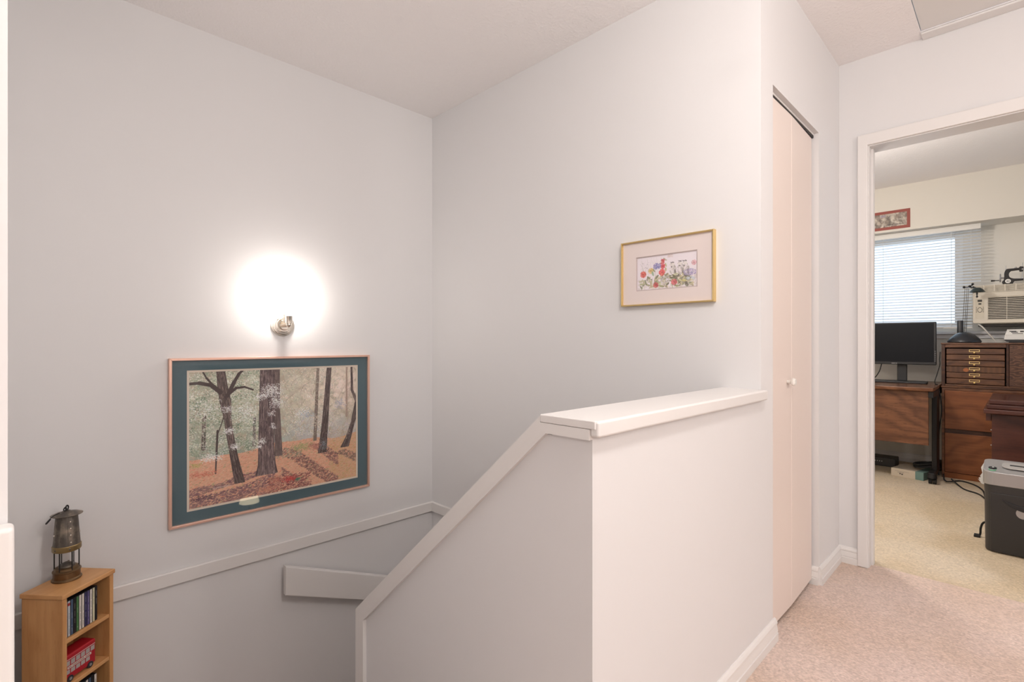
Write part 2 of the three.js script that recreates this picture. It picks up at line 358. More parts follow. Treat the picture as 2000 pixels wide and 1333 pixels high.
{
  const t = thing('attic_hatch', 'smooth white attic hatch panel with dark edge gap in the hall ceiling', 'hatch', [2.687, TOP, 0.0]);
  part('panel', box(-0.1515, 0.1505, 0.003, 0.02, -0.2995, 0.2985, 0.0015), M.smoothWhite, t);
  part('edge_strip', box(0.1565, 0.2195, -0.010, -0.0005, -0.302, 0.31, 0.003), M.trim, t);
}
// polished wall sconce
{
  const t = thing('wall_sconce', 'polished nickel wall sconce glowing above the forest picture', 'lamp', [0.948, 1.160, VA]);
  part('back_plate', flat(lathe([[0.001, 0.024], [0.022, 0.024], [0.026, 0.020], [0.033, 0.020], [0.036, 0.014], [0.044, 0.013], [0.047, 0.007], [0.054, 0.006], [0.056, 0], [0.001, 0]], 48).rotateX(Math.PI / 2)), M.chrome, t);
  part('arm', [cyl(0.011, 0.010, 0.055, 0, 0, 0.02, 20, 'z'), ball(0.013, 0, 0, 0.076), cyl(0.004, 0.005, 0.02, 0, -0.032, 0.076, 12), ball(0.005, 0, -0.034, 0.076)], M.chrome, t);
  part('cup', lathe([[0.0001, 0.004], [0.010, 0.004], [0.0165, 0.007], [0.0172, 0.038], [0.0185, 0.041], [0.0165, 0.042], [0.015, 0.030], [0.0001, 0.030]], 32).translate(0, 0, 0.076), M.chrome, t);
  const em = std(lin(0.9, 0.88, 0.85), 0.5, { emissive: lin(1, 0.93, 0.86), emissiveIntensity: 9 });
  part('glass_shade', lathe([[0.0001, 0.030], [0.013, 0.032], [0.017, 0.05], [0.026, 0.08], [0.032, 0.12], [0.033, 0.15], [0.028, 0.18], [0.0001, 0.186]], 28).translate(0, 0, 0.076), em, t);
  const l = new THREE.PointLight(lin(1, 0.92, 0.85), POWER.sconce, 0, 2);
  l.position.set(0, 0.135, 0.076); l.castShadow = true; l.shadow.radius = 1; l.name = 'light_source'; t.add(l);
}
// handrail boards
{
  const t = thing('handrail', 'white painted handrail board sloping down the back wall behind the raked stair wall', 'handrail', [0.94, 0.01, VA]);
  const L = 0.80, k = -0.413;
  part('board', extr(shapeOf([[0, 0], [L, k * L], [L, k * L - 0.139], [0, -0.139]]), 0.034, 0.005).translate(0, 0, 0.028), M.trim, t);
  for (const x of [0.16, 0.66]) part('block', box(x - 0.05, x + 0.05, k * x - 0.10, k * x - 0.045, 0.0, 0.029, 0.002), M.trim, t);
}
{
  const t = thing('rail_board', 'blurred white board end on the near wall at the left edge', 'board', [0, 0.78, 0.62]);
  part('board', box(-0.5, 0.0050, 0.0, 0.137, 0.0005, 0.022, 0.004, 3), M.trim, t);
}
// ---------------------------------------------------------------- pictures
function frame(x0, x1, y0, y1, w, d, mat, t, lip = 0.004) {
  const bar = (len) => extr(shapeOf([[-len / 2, 0], [len / 2, 0], [len / 2 - w, w], [-len / 2 + w, w]]), d, 0.0015);
  const cx = (x0 + x1) / 2, cy = (y0 + y1) / 2, bw = x1 - x0, bh = y1 - y0;
  part('frame_bar', flat(bar(bw).translate(cx, y0, 0)), mat, t);
  part('frame_bar', flat(bar(bw).rotateZ(Math.PI).translate(cx, y1, 0)), mat, t);
  part('frame_bar', flat(bar(bh).rotateZ(-Math.PI / 2).translate(x0, cy, 0)), mat, t);
  part('frame_bar', flat(bar(bh).rotateZ(Math.PI / 2).translate(x1, cy, 0)), mat, t);
}
function matBoard(x0, x1, y0, y1, hx0, hx1, hy0, hy1, z0, z1) { return flat(extr(holed(rect(x0, x1, y0, y1), [rect(hx0, hx1, hy0, hy1)]), z1 - z0).translate(0, 0, z0)); }
function forest(g, w, h) {
  const S = (x) => x * w, T = (y) => y * h, rgb = (c, a = 1) => `rgba(${c.map((q) => Math.round(Math.max(0, Math.min(255, q)))).join(',')},${a})`;
  const dab = (x, y, r, c, a, st = 1, ang = 0) => { g.fillStyle = rgb(c, a); g.beginPath(); g.ellipse(S(x), T(y), r, r * st, ang, 0, 7); g.fill(); };
  const jit = (c, j) => { const q = rr(-j, j); return c.map((z) => z + q + rr(-j / 3, j / 3)); };
  g.fillStyle = rgb([190, 178, 158]); g.fillRect(0, 0, w, h);
  const field = (x, y) => {                                           // colour of the wood behind the trunks
    let c = lerp3([176, 182, 162], [232, 220, 202], Math.min(1, Math.max(0, (x - 0.12) * 1.5)));
    c = lerp3(c, [250, 230, 220], Math.max(0, 1 - Math.hypot((x - 0.88) * 3.2, (y - 0.17) * 3.6)) * 0.95);
    if (y > 0.34) c = lerp3(c, x < 0.36 ? [142, 160, 146] : x < 0.6 ? [172, 186, 184] : [186, 188, 198], Math.min(0.75, (y - 0.34) * 3.4));
    return c;
  };
  for (let i = 0; i < 1400; i++) { const x = rnd(), y = rnd() * 0.68; dab(x, y, rr(10, 34), jit(field(x, y), 14), 0.4, rr(0.5, 1), rr(0, 3)); }
  const gl = (x) => 0.63 - 0.04 * x + 0.016 * Math.sin(9 * x) + 0.008 * Math.sin(23 * x + 1);
  g.fillStyle = rgb([222, 176, 148]); g.beginPath(); g.moveTo(0, h); for (let x = 0; x <= 1.001; x += 0.02) g.lineTo(S(x), T(gl(x))); g.lineTo(w, h); g.fill();
  for (let i = 0; i < 13000; i++) {                                    // leaf-strewn ground with painted dusk bands
    const x = rnd(), y0 = gl(x), y = y0 + rnd() * (1 - y0), q = (y - y0) / (1 - y0);
    let c = lerp3([236, 192, 162], [220, 158, 130], rnd());
    if (x > 0.8) c = lerp3(c, [206, 172, 122], 0.75);
    const sl = q + 0.5 * (x - 0.25), b1 = x < 0.46 && q > 0.40 + 0.5 * (0.42 - x) - 0.03 * Math.sin(30 * x) && !(sl > 0.62 && sl < 0.68);
    const ray = Math.sin((x * 0.9 - q * 0.35) * 34), b2 = x > 0.5 && x < 0.86 && q > 0.12 && ray > 0.1 - 0.3 * q, b3 = x > 0.42 && x < 0.68 && q > 0.66;
    if (b1) c = lerp3([106, 76, 88], [150, 108, 112], rnd());
    if (b2) c = lerp3([104, 72, 76], [146, 100, 94], rnd());
    if (b3 && rnd() < 0.8) c = lerp3([96, 42, 54], [136, 66, 72], rnd());
    if (x > 0.86 && q > 0.3 && Math.abs((x - 0.86) * 2.2 + 0.28 - q) < 0.09) c = [128, 104, 92];
    if (x > 0.4 && x < 0.62 && q > 0.12 && q < 0.32 && rnd() < 0.6) c = [138, 142, 124];
    if (rnd() < 0.05) c = [160, 162, 116]; if (rnd() < 0.05) c = [216, 128, 104];
    dab(x, y, rr(3, 9), jit(c, 12), 0.62, rr(0.25, 0.5), rr(-0.6, 0));
  }
  const trunk = (pts, c0, c1, a = 1, streak = 1) => {                 // pts: x, y, half width
    g.fillStyle = rgb(c0, a); g.beginPath();
    pts.forEach(([x, y, hw], i) => g[i ? 'lineTo' : 'moveTo'](S(x - hw), T(y)));
    [...pts].reverse().forEach(([x, y, hw]) => g.lineTo(S(x + hw), T(y))); g.fill();
    const n = Math.max(40, pts.length * 80 * (pts[0][2] / 0.02)) * streak;
    for (let i = 0; i < n; i++) {
      const k = rnd() * (pts.length - 1), j = Math.min(pts.length - 2, k | 0), f = k - j, p = pts[j], q = pts[j + 1], o = rr(-1, 1);
      const x = p[0] + (q[0] - p[0]) * f, y = p[1] + (q[1] - p[1]) * f, hw = p[2] + (q[2] - p[2]) * f, dx = S(q[0] - p[0]) / Math.max(1, T(q[1] - p[1])), L = Math.min(rr(14, 60), T(pts[pts.length - 1][1] - y) + 3);
      g.strokeStyle = rgb(jit(lerp3(c0, c1, Math.pow(rnd(), 1.3)), 10), 0.7); g.lineWidth = rr(1.5, 4);
      g.beginPath(); g.moveTo(S(x + o * hw * 0.92), T(y)); g.lineTo(S(x + o * hw * 0.92) + dx * L + rr(-2, 2), T(y) + L); g.stroke();
    }
  };
  const leaves = (cx, cy, sx, sy, n, c, j = 22, r0 = 1.6, r1 = 5.2) => { for (let i = 0; i < n * 1.9; i++) dab(cx + (rnd() + rnd() - 1) * sx, cy + (rnd() + rnd() - 1) * sy, rr(r0, r1), jit(c, j), 0.62, rr(0.4, 0.9), rr(-0.5, 0.9)); };
  const bark = [74, 60, 58], barkL = [164, 144, 136], far = [124, 110, 100];
  for (let i = 0; i < 260; i++) leaves(rr(0.3, 0.86), rr(0, 0.56), 0.035, 0.03, 6, field(rnd(), 0.2).map((z) => z + 16), 26);
  trunk([[0.725, 0, 0.009], [0.715, 0.3, 0.010], [0.705, 0.62, 0.011]], far, barkL);
  trunk([[0.92, 0, 0.006], [0.92, 0.45, 0.007]], [164, 140, 126], [190, 168, 152], 0.8);
  trunk([[0.085, 0.33, 0.008], [0.08, 0.58, 0.011]], bark, barkL);
  trunk([[0.345, 0.38, 0.007], [0.34, 0.6, 0.009]], [112, 106, 104], barkL);
  for (let i = 0; i < 620; i++) { const x = rr(0, 0.42), y = rr(0, 0.62); leaves(x, y, 0.035, 0.028, 8, [[192, 198, 176], [238, 238, 226], [150, 166, 140], [224, 228, 216], [112, 134, 112]][rnd() * 5 | 0], 20); }
  for (let i = 0; i < 320; i++) { const x = rr(0.46, 1), y = rr(0, 0.58); if (x > 0.84 && y < 0.34) continue; leaves(x, y, 0.03, 0.025, 6, [[232, 220, 202], [206, 198, 178], [182, 182, 168], [224, 210, 192]][rnd() * 4 | 0], 18); }
  trunk([[0.80, 0, 0.016], [0.785, 0.25, 0.018], [0.77, 0.5, 0.022], [0.752, 0.73, 0.028]], bark, barkL);
  trunk([[0.955, 0, 0.007], [0.958, 0.22, 0.009], [0.992, 0.32, 0.012], [0.965, 0.5, 0.015], [0.935, 0.62, 0.02], [0.905, 0.71, 0.03]], bark, barkL);
  trunk([[0.999, 0.42, 0.005], [0.965, 0.52, 0.01]], bark, barkL);
  trunk([[0.470, 0, 0.018], [0.472, 0.35, 0.018], [0.482, 0.70, 0.022]], [104, 88, 86], barkL);
  trunk([[0.417, 0, 0.042], [0.413, 0.3, 0.043], [0.41, 0.6, 0.045], [0.413, 0.75, 0.05], [0.412, 0.83, 0.064]], [82, 66, 68], [190, 168, 162], 1, 1.6);
  trunk([[0.165, 0, 0.022], [0.175, 0.12, 0.026], [0.19, 0.24, 0.03], [0.20, 0.36, 0.019], [0.215, 0.5, 0.019], [0.235, 0.66, 0.021], [0.265, 0.86, 0.028]], bark, barkL);
  const limb = (pts, lw) => { g.strokeStyle = rgb(bark); g.lineCap = 'round'; for (let i = 1; i < pts.length; i++) { g.lineWidth = lw * (1 - 0.6 * i / pts.length); g.beginPath(); g.moveTo(S(pts[i - 1][0]), T(pts[i - 1][1])); g.lineTo(S(pts[i][0]), T(pts[i][1])); g.stroke(); } };
  limb([[0.165, 0.17], [0.12, 0.115], [0.06, 0.095], [0, 0.098]], 34); limb([[0.13, 0.12], [0.095, 0.06], [0.08, 0.02]], 16);
  limb([[0.20, 0.2], [0.235, 0.1], [0.26, 0.04], [0.29, 0]], 30); limb([[0.205, 0.19], [0.245, 0.145], [0.29, 0.14], [0.335, 0.165]], 22);
  limb([[0.15, 0.45], [0.145, 0.62], [0.14, 0.76]], 16); limb([[0.145, 0.5], [0.18, 0.36]], 8);
  for (let i = 0; i < 46; i++) { const x = rr(0.5, 0.98), y = rr(0.1, 0.62); g.strokeStyle = rgb([140, 120, 110], 0.5); g.lineWidth = rr(1, 3); g.beginPath(); g.moveTo(S(x), T(y)); g.quadraticCurveTo(S(x + rr(-0.03, 0.03)), T(y - 0.06), S(x + rr(-0.06, 0.06)), T(y - rr(0.08, 0.14))); g.stroke(); }
  const pale = [240, 242, 240];
  for (const [x, y, a, b, n] of [[0.44, 0.18, 0.07, 0.06, 260], [0.38, 0.22, 0.05, 0.035, 110], [0.47, 0.27, 0.05, 0.06, 160], [0.44, 0.36, 0.03, 0.03, 40], [0.385, 0.57, 0.03, 0.03, 60], [0.37, 0.61, 0.02, 0.015, 30], [0.1, 0.3, 0.1, 0.09, 180], [0.21, 0.46, 0.04, 0.03, 90], [0.24, 0.585, 0.035, 0.03, 80], [0.12, 0.64, 0.07, 0.035, 160], [0.29, 0.33, 0.08, 0.1, 220], [0.2, 0.3, 0.03, 0.03, 50], [0.45, 0.46, 0.02, 0.03, 40], [0.62, 0.38, 0.06, 0.05, 120]]) leaves(x, y, a, b, n, pale, 24, 1.6, 4.8);
  leaves(0.63, 0.5, 0.09, 0.08, 160, [198, 200, 198]); leaves(0.66, 0.4, 0.07, 0.05, 90, [172, 182, 194]); leaves(0.87, 0.33, 0.05, 0.05, 90, [178, 176, 190]);
  leaves(0.63, 0.655, 0.08, 0.04, 220, [172, 168, 118]); leaves(0.7, 0.665, 0.05, 0.035, 110, [194, 132, 116]); leaves(0.86, 0.58, 0.09, 0.08, 200, [196, 180, 164]); leaves(0.76, 0.66, 0.03, 0.06, 90, [128, 132, 138]);
  leaves(0.04, 0.68, 0.05, 0.03, 60, [190, 176, 110]); leaves(0.08, 0.75, 0.09, 0.025, 130, [212, 126, 104]);
  leaves(0.55, 0.9, 0.06, 0.03, 120, [200, 74, 70]); leaves(0.595, 0.915, 0.02, 0.016, 40, [84, 130, 106]);
  leaves(0.42, 0.95, 0.09, 0.03, 180, [206, 144, 120]); leaves(0.47, 0.89, 0.06, 0.03, 100, [196, 126, 108]); leaves(0.07, 0.92, 0.09, 0.025, 110, [92, 60, 74]); leaves(0.17, 0.865, 0.06, 0.006, 40, [198, 172, 162]);
}
function birds(g, w, h) {
  const rgb = (c, a = 1) => `rgba(${c.map((q) => Math.round(Math.max(0, Math.min(255, q)))).join(',')},${a})`;
  const dab = (x, y, r, c, a = 0.8, st = 1, ang = 0) => { g.fillStyle = rgb(c, a); g.beginPath(); g.ellipse(x * w, y * h, r, r * st, ang, 0, 7); g.fill(); };
  const jit = (c, j) => { const q = rr(-j, j); return c.map((z) => z + q + rr(-j / 2, j / 2)); };
  g.fillStyle = rgb([234, 226, 232]); g.fillRect(0, 0, w, h);
  const leaf = (x, y, L, ang, c) => { dab(x, y, L, jit(c, 12), 0.75, 0.42, ang); dab(x + 0.006, y - 0.012, L * 0.7, jit(c, 12).map((z) => z + 28), 0.55, 0.28, ang); g.strokeStyle = rgb([96, 92, 74], 0.45); g.lineWidth = 2; g.beginPath(); g.moveTo(x * w - Math.cos(ang) * L, y * h - Math.sin(ang) * L); g.lineTo(x * w + Math.cos(ang) * L, y * h + Math.sin(ang) * L); g.stroke(); };
  const flower = (x, y, r, c, n = 40) => { for (let k = 0; k < 9; k++) { const a = k * 0.7 + rr(-0.2, 0.2); dab(x + Math.cos(a) * r * 0.55 / w, y + Math.sin(a) * r * 0.5 / h, r * 0.5, jit(c, 20).map((z) => z + 14), 0.7, 0.7, a); } for (let i = 0; i < n; i++) { const a = rnd() * 7, q = Math.sqrt(rnd()) * r * 0.9; dab(x + Math.cos(a) * q / w, y + Math.sin(a) * q / h, rr(2, r * 0.2), jit(c, 34), 0.55, rr(0.4, 1), a); } dab(x, y, r * 0.14, [118, 60, 50], 0.8); };
  for (let i = 0; i < 34; i++) { g.strokeStyle = rgb([168, 164, 150], 0.5); g.lineWidth = rr(1.2, 2.6); const x = rr(0.1, 0.5); g.beginPath(); g.moveTo(x * w, 0.6 * h); g.quadraticCurveTo((x + rr(-0.03, 0.03)) * w, 0.32 * h, (x + rr(-0.07, 0.07)) * w, rr(0.06, 0.34) * h); g.stroke(); }
  for (let i = 0; i < 110; i++) dab(rr(0.03, 0.97), rr(0.66, 0.96), rr(12, 44), [[208, 200, 178], [214, 204, 192], [190, 184, 160], [200, 190, 184]][i % 4], 0.35, rr(0.3, 0.7), rr(0, 3));
  for (let i = 0; i < 26; i++) dab(rr(0.08, 0.24), rr(0.2, 0.44), rr(3, 8), [172, 164, 176], 0.55);
  for (let i = 0; i < 150; i++) { const x = rr(0.08, 0.92), y = 0.6 + 0.32 * rnd() + 0.16 * Math.abs(x - 0.5); if (y > 0.93) continue; leaf(x, y, rr(16, 40), rr(-1.7, 1.4), [[180, 174, 142], [146, 146, 116], [198, 192, 162], [120, 122, 98], [206, 196, 172]][i % 5]); }
  flower(0.13, 0.52, 52, [202, 90, 82], 70); flower(0.26, 0.44, 46, [214, 186, 128], 60); leaf(0.29, 0.52, 38, 1.3, [150, 178, 156]); leaf(0.31, 0.44, 28, 1, [150, 146, 112]); leaf(0.22, 0.62, 34, 0.6, [132, 130, 104]); leaf(0.36, 0.62, 36, -0.8, [112, 112, 90]);
  for (let i = 0; i < 150; i++) { const a = rnd() * 7, q = Math.sqrt(rnd()); dab(0.36 + 0.065 * q * Math.cos(a), 0.33 + 0.085 * q * Math.sin(a), rr(3, 10), jit([134, 130, 182], 24), 0.55); }
  for (let i = 0; i < 60; i++) dab(0.455 + rr(-0.02, 0.02) * (1 + i / 60), 0.16 + 0.003 * i, rr(5, 15), jit([202, 96, 102], 30), 0.6, rr(0.6, 1)); leaf(0.475, 0.15, 22, 0.5, [164, 152, 124]); leaf(0.5, 0.19, 20, 0.2, [178, 166, 136]);
  flower(0.455, 0.36, 36, [198, 80, 88], 60); flower(0.44, 0.51, 54, [210, 96, 90], 90); leaf(0.5, 0.32, 30, 1.2, [186, 182, 136]); leaf(0.5, 0.44, 28, 1.5, [176, 166, 110]);
  const bird = (x, y, s) => {                                         // soft round chick-like birds facing left
    for (let i = 0; i < 150; i++) { const a = rnd() * 7, q = Math.sqrt(rnd()); dab(x + 0.012 * s + 0.05 * s * q * Math.cos(a), y + 0.19 * s + 0.14 * s * q * Math.sin(a), rr(4, 15), jit(q > 0.75 || Math.cos(a) > 0.4 ? [178, 170, 164] : [216, 208, 204], 12), 0.5, 0.5, 1.2); }
    for (let i = 0; i < 46; i++) { const k = rnd(); g.strokeStyle = rgb(jit([132, 124, 120], 14), 0.5); g.lineWidth = rr(1.5, 3.5); g.beginPath(); g.moveTo((x + 0.02 * s + 0.03 * s * rnd()) * w, (y + (0.16 + 0.1 * k) * s) * h); g.lineTo((x + 0.05 * s + 0.02 * s * rnd()) * w, (y + (0.24 + 0.12 * k) * s) * h); g.stroke(); }
    for (let i = 0; i < 60; i++) { const a = rnd() * 7, q = Math.sqrt(rnd()); dab(x + 0.032 * s * q * Math.cos(a), y + 0.05 * s + 0.058 * s * q * Math.sin(a), rr(4, 10), jit([226, 220, 216], 8), 0.6); }
    for (let i = 0; i < 34; i++) dab(x + rr(-0.024, 0.026) * s, y + rr(-0.02, 0.012) * s, rr(3, 8), jit([112, 106, 108], 16), 0.55, 0.6);
    for (let i = 0; i < 16; i++) dab(x + rr(-0.016, 0.006) * s, y + rr(0.095, 0.125) * s, rr(3, 6), jit([126, 118, 118], 12), 0.55);
    dab(x - 0.016 * s, y + 0.035 * s, 3.6, [54, 48, 52], 0.9); dab(x - 0.034 * s, y + 0.05 * s, 4, [84, 76, 76], 0.8, 0.5);
  };
  bird(0.60, 0.28, 1); bird(0.72, 0.27, 1.02); bird(0.79, 0.27, 1.12);
  for (let i = 0; i < 70; i++) leaf(rr(0.44, 0.88), rr(0.58, 0.86), rr(16, 38), rr(-1, 1.3), [[186, 180, 150], [128, 126, 102], [206, 198, 158], [152, 150, 128], [104, 102, 82]][i % 5]);
  for (let i = 0; i < 150; i++) { const a = rnd() * 7, q = Math.sqrt(rnd()); dab(0.86 + 0.1 * q * Math.cos(a), 0.58 + 0.09 * q * Math.sin(a), rr(3, 11), jit([164, 152, 188], 22), 0.5); }
  flower(0.34, 0.84, 44, [190, 90, 92], 70); flower(0.63, 0.80, 48, [198, 106, 110], 80); flower(0.93, 0.34, 40, [214, 168, 180], 60); for (let i = 0; i < 40; i++) dab(rr(0.53, 0.61), rr(0.06, 0.13), rr(5, 16), [216, 196, 190], 0.4, 0.5);
  for (let i = 0; i < 60; i++) dab(rr(0.42, 0.56), rr(0.62, 0.8), rr(4, 12), jit([206, 200, 212], 14), 0.5);
  leaf(0.82, 0.86, 44, 0.9, [118, 112, 98]); leaf(0.78, 0.78, 40, 0.2, [196, 190, 130]); for (let i = 0; i < 40; i++) dab(rr(0.82, 0.94), rr(0.7, 0.78), rr(6, 14), [196, 204, 216], 0.45);
}
{
  const x0 = -0.461, x1 = 0.461, y0 = 0, y1 = 0.716;
  const t = thing('forest_picture', 'large framed forest print with teal mat and copper frame on the back wall', 'picture', [0.941, 0.292, VA]);
  const copper = std(lin(0.78, 0.50, 0.40), 0.38, { metalness: 0.55 });
  part('backing', box(x0 + 0.004, x1 - 0.004, y0 + 0.004, y1 - 0.004, 0.001, 0.006), M.paper, t);
  const hx0 = -0.386, hx1 = 0.388, hy0 = 0.066, hy1 = 0.654;
  part('print', sheet(hx0 - 0.01, hx1 + 0.01, hy0 - 0.01, hy1 + 0.01, 0.0062, 0.0075), std(0xffffff, 0.6, { map: canvasTex(1200, 920, forest) }), t);
  part('liner', matBoard(hx0 - 0.03, hx1 + 0.03, hy0 - 0.03, hy1 + 0.03, hx0, hx1, hy0, hy1, 0.0077, 0.0092), std(lin(0.74, 0.64, 0.54), 0.9), t, 'cream inner mat edge');
  part('mat', matBoard(x0 + 0.006, x1 - 0.006, y0 + 0.006, y1 - 0.006, hx0 - 0.009, hx1 + 0.009, hy0 - 0.009, hy1 + 0.009, 0.0094, 0.0112), std(lin(0.082, 0.135, 0.158), 0.9), t, 'dark teal mat');
  part('glass', move(new THREE.PlaneGeometry(x1 - x0 - 0.012, y1 - y0 - 0.012), 0, (y0 + y1) / 2, 0.0135), M.glass, t);
  frame(x0, x1, y0, y1, 0.0105, 0.024, copper, t);
}
{
  const t = thing('bird_picture', 'small gold-framed print of birds among flowers above the half wall', 'picture', [UB, 1.224, 0.975], FACE);
  const x0 = -0.196, x1 = 0.196, y0 = 0, y1 = 0.2635;
  const hx0 = -0.126, hx1 = 0.126, hy0 = 0.064, hy1 = 0.194;
  part('backing', box(x0 + 0.003, x1 - 0.003, y0 + 0.003, y1 - 0.003, 0.001, 0.006), M.paper, t);
  part('print', sheet(hx0 - 0.008, hx1 + 0.008, hy0 - 0.008, hy1 + 0.008, 0.0062, 0.0072), std(0xffffff, 0.7, { map: canvasTex(1000, 540, birds) }), t);
  part('liner', matBoard(hx0 - 0.02, hx1 + 0.02, hy0 - 0.02, hy1 + 0.02, hx0, hx1, hy0, hy1, 0.0074, 0.0090), std(lin(0.55, 0.46, 0.45), 0.9), t, 'grey-pink inner mat edge');
  part('mat', matBoard(x0 + 0.004, x1 - 0.004, y0 + 0.004, y1 - 0.004, hx0 - 0.004, hx1 + 0.004, hy0 - 0.004, hy1 + 0.004, 0.0092, 0.0115), std(lin(0.78, 0.69, 0.665), 0.9), t, 'pale pink mat');
  part('glass', move(new THREE.PlaneGeometry(x1 - x0 - 0.008, y1 - y0 - 0.008), 0, (y0 + y1) / 2, 0.0135), M.glass, t);
  frame(x0, x1, y0, y1, 0.006, 0.022, M.brass, t);
}
// ---------------------------------------------------------------- bookshelf in the corner and what stands on it
const SH = { u: 0.134, v: 2.262, top: 0.225, w: 0.208, d: 0.157, a: Math.atan2(0.137, 0.157) };   // front left corner, width along the front, depth
const shelfPt = (x, z) => [SH.u + Math.cos(SH.a) * x - Math.sin(SH.a) * z, SH.v + Math.sin(SH.a) * x + Math.cos(SH.a) * z];   // x along the front, z back
{
  const t = thing('bookshelf', 'narrow beech media shelf standing angled in the stair landing corner', 'shelf', [SH.u, LAND, SH.v], SH.a);
  const h = SH.top - LAND, V = turned(M.beech.map), vert = std(0xffffff, 0.42, { map: V });
  part('top', box(0, SH.w, h - 0.016, h, -SH.d, 0, 0.003), M.beech, t);
  part('side', box(0.004, 0.020, 0, h - 0.0165, -SH.d + 0.004, -0.004, 0.002), vert, t);
  part('side', box(SH.w - 0.020, SH.w - 0.004, 0, h - 0.0165, -SH.d + 0.004, -0.004, 0.002), vert, t);
  part('back', box(0.0205, SH.w - 0.0205, 0.001, h - 0.0165, -SH.d + 0.004, -SH.d + 0.008), vert, t);
  for (let k = 1; k < 6; k++) part('shelf_board', box(0.0205, SH.w - 0.0205, h - 0.016 - 0.158 * k, h - 0.002 - 0.158 * k, -SH.d + 0.009, -0.006, 0.002), M.beech, t);
  part('plinth', box(0.0205, SH.w - 0.0205, 0.0, 0.02, -SH.d + 0.009, -0.012), M.beech, t);
}
{
  const tints = { white: [222, 214, 206], cream: [214, 208, 176], blue: [74, 92, 116], teal: [62, 84, 92], green: [72, 118, 70], navy: [54, 52, 92], violet: [92, 84, 132], black: [34, 30, 32], red: [150, 50, 48], pale: [190, 196, 202], bright: [96, 176, 72] };
  function spine(tint, s, n = 2) {
    return canvasTex(32, 340, (g, w, h) => {
      g.fillStyle = `rgb(${tint.join(',')})`; g.fillRect(0, 0, w, h);
      const ink = tint[0] > 150 ? 'rgba(60,56,60,.6)' : 'rgba(220,214,206,.6)';
      g.fillStyle = ink; for (let y = 30 + 40 * hash(1, s, 2), i = 0; y < h - 30; i++) { const L = 3 + 5 * hash(i, s, 5); if (i % 9 < 7 && hash(i >> 3, s, 9) > 0.35) g.fillRect(12 + 2 * hash(i, s, 3), y, 8, L); y += L + 3; }
      if (n === 3) { g.fillStyle = 'rgb(168,60,58)'; g.fillRect(0, 18, w, 28); }
    });
  }
  function disc(label, group, x, yFloor, tint, s, w = 0.0104, z0 = 0.032, extra = 2) {
    const [u, v] = shelfPt(x + w / 2, 0.016);
    const t = thing('cd_case', label, 'CD case', [u, yFloor, v], SH.a, group);
    part('case', box(-w / 2 + 0.0003, w / 2 - 0.0003, 0, 0.124, -0.108, -0.0006, 0.0008, 1), M.blackPlastic, t);
    part('spine', sheet(-w / 2 + 0.0018, w / 2 - 0.0012, 0.002, 0.122, -0.0006, 0.0002), std(0xffffff, 0.35, { map: spine(tint, s, extra) }), t);
  }
  const f1 = SH.top - 0.002 - 0.158 + 0.0004, f3 = SH.top - 0.002 - 0.158 * 3 + 0.0004;
  const row = ['white', 'pale', 'blue', 'black', 'green', 'white', 'white', 'navy', 'violet', 'white', 'cream', 'black'];
  const say = ['white-spined CD case at the left end of the top shelf', 'pale CD case with a red mark, second from left, top shelf', 'slate-blue CD case, third from left on the top shelf', 'black CD case just left of the green one, top shelf', 'green CD case on the top shelf', 'white CD case directly right of the green one, top shelf', 'white CD case directly left of the navy one, top shelf', 'navy CD case left of the violet one, top shelf', 'violet CD case on the top shelf', 'white CD case directly right of the violet one, top shelf', 'cream CD case near the right end of the top shelf', 'black CD case at the right end of the top shelf'];
  row.forEach((c, i) => disc(say[i], 'CD cases on the top shelf', 0.0225 + 0.0105 * i, f1, tints[c], 3 + i, 0.0104, 0.032, i === 1 ? 3 : 2));
  const low = ['black', 'blue', 'white', 'navy', 'black', 'bright', 'teal', 'white', 'blue', 'black', 'white'];
  const lowSay = ['black CD case at the left end of the low shelf', 'blue CD case second from left, low shelf', 'white CD case third from left, low shelf', 'navy CD case fourth from left, low shelf', 'black CD case directly left of the bright green one, low shelf', 'bright green CD case on the low shelf', 'teal CD case directly right of the bright green one, low shelf', 'white CD case between teal and blue ones, low shelf', 'blue CD case near the right end, low shelf', 'black CD case second from the right end, low shelf', 'white CD case at the right end of the low shelf'];
  low.forEach((c, i) => disc(lowSay[i], 'CD cases on the low shelf', 0.0225 + 0.0112 * i, f3, tints[c], 33 + i, 0.0108, 0.034));
}
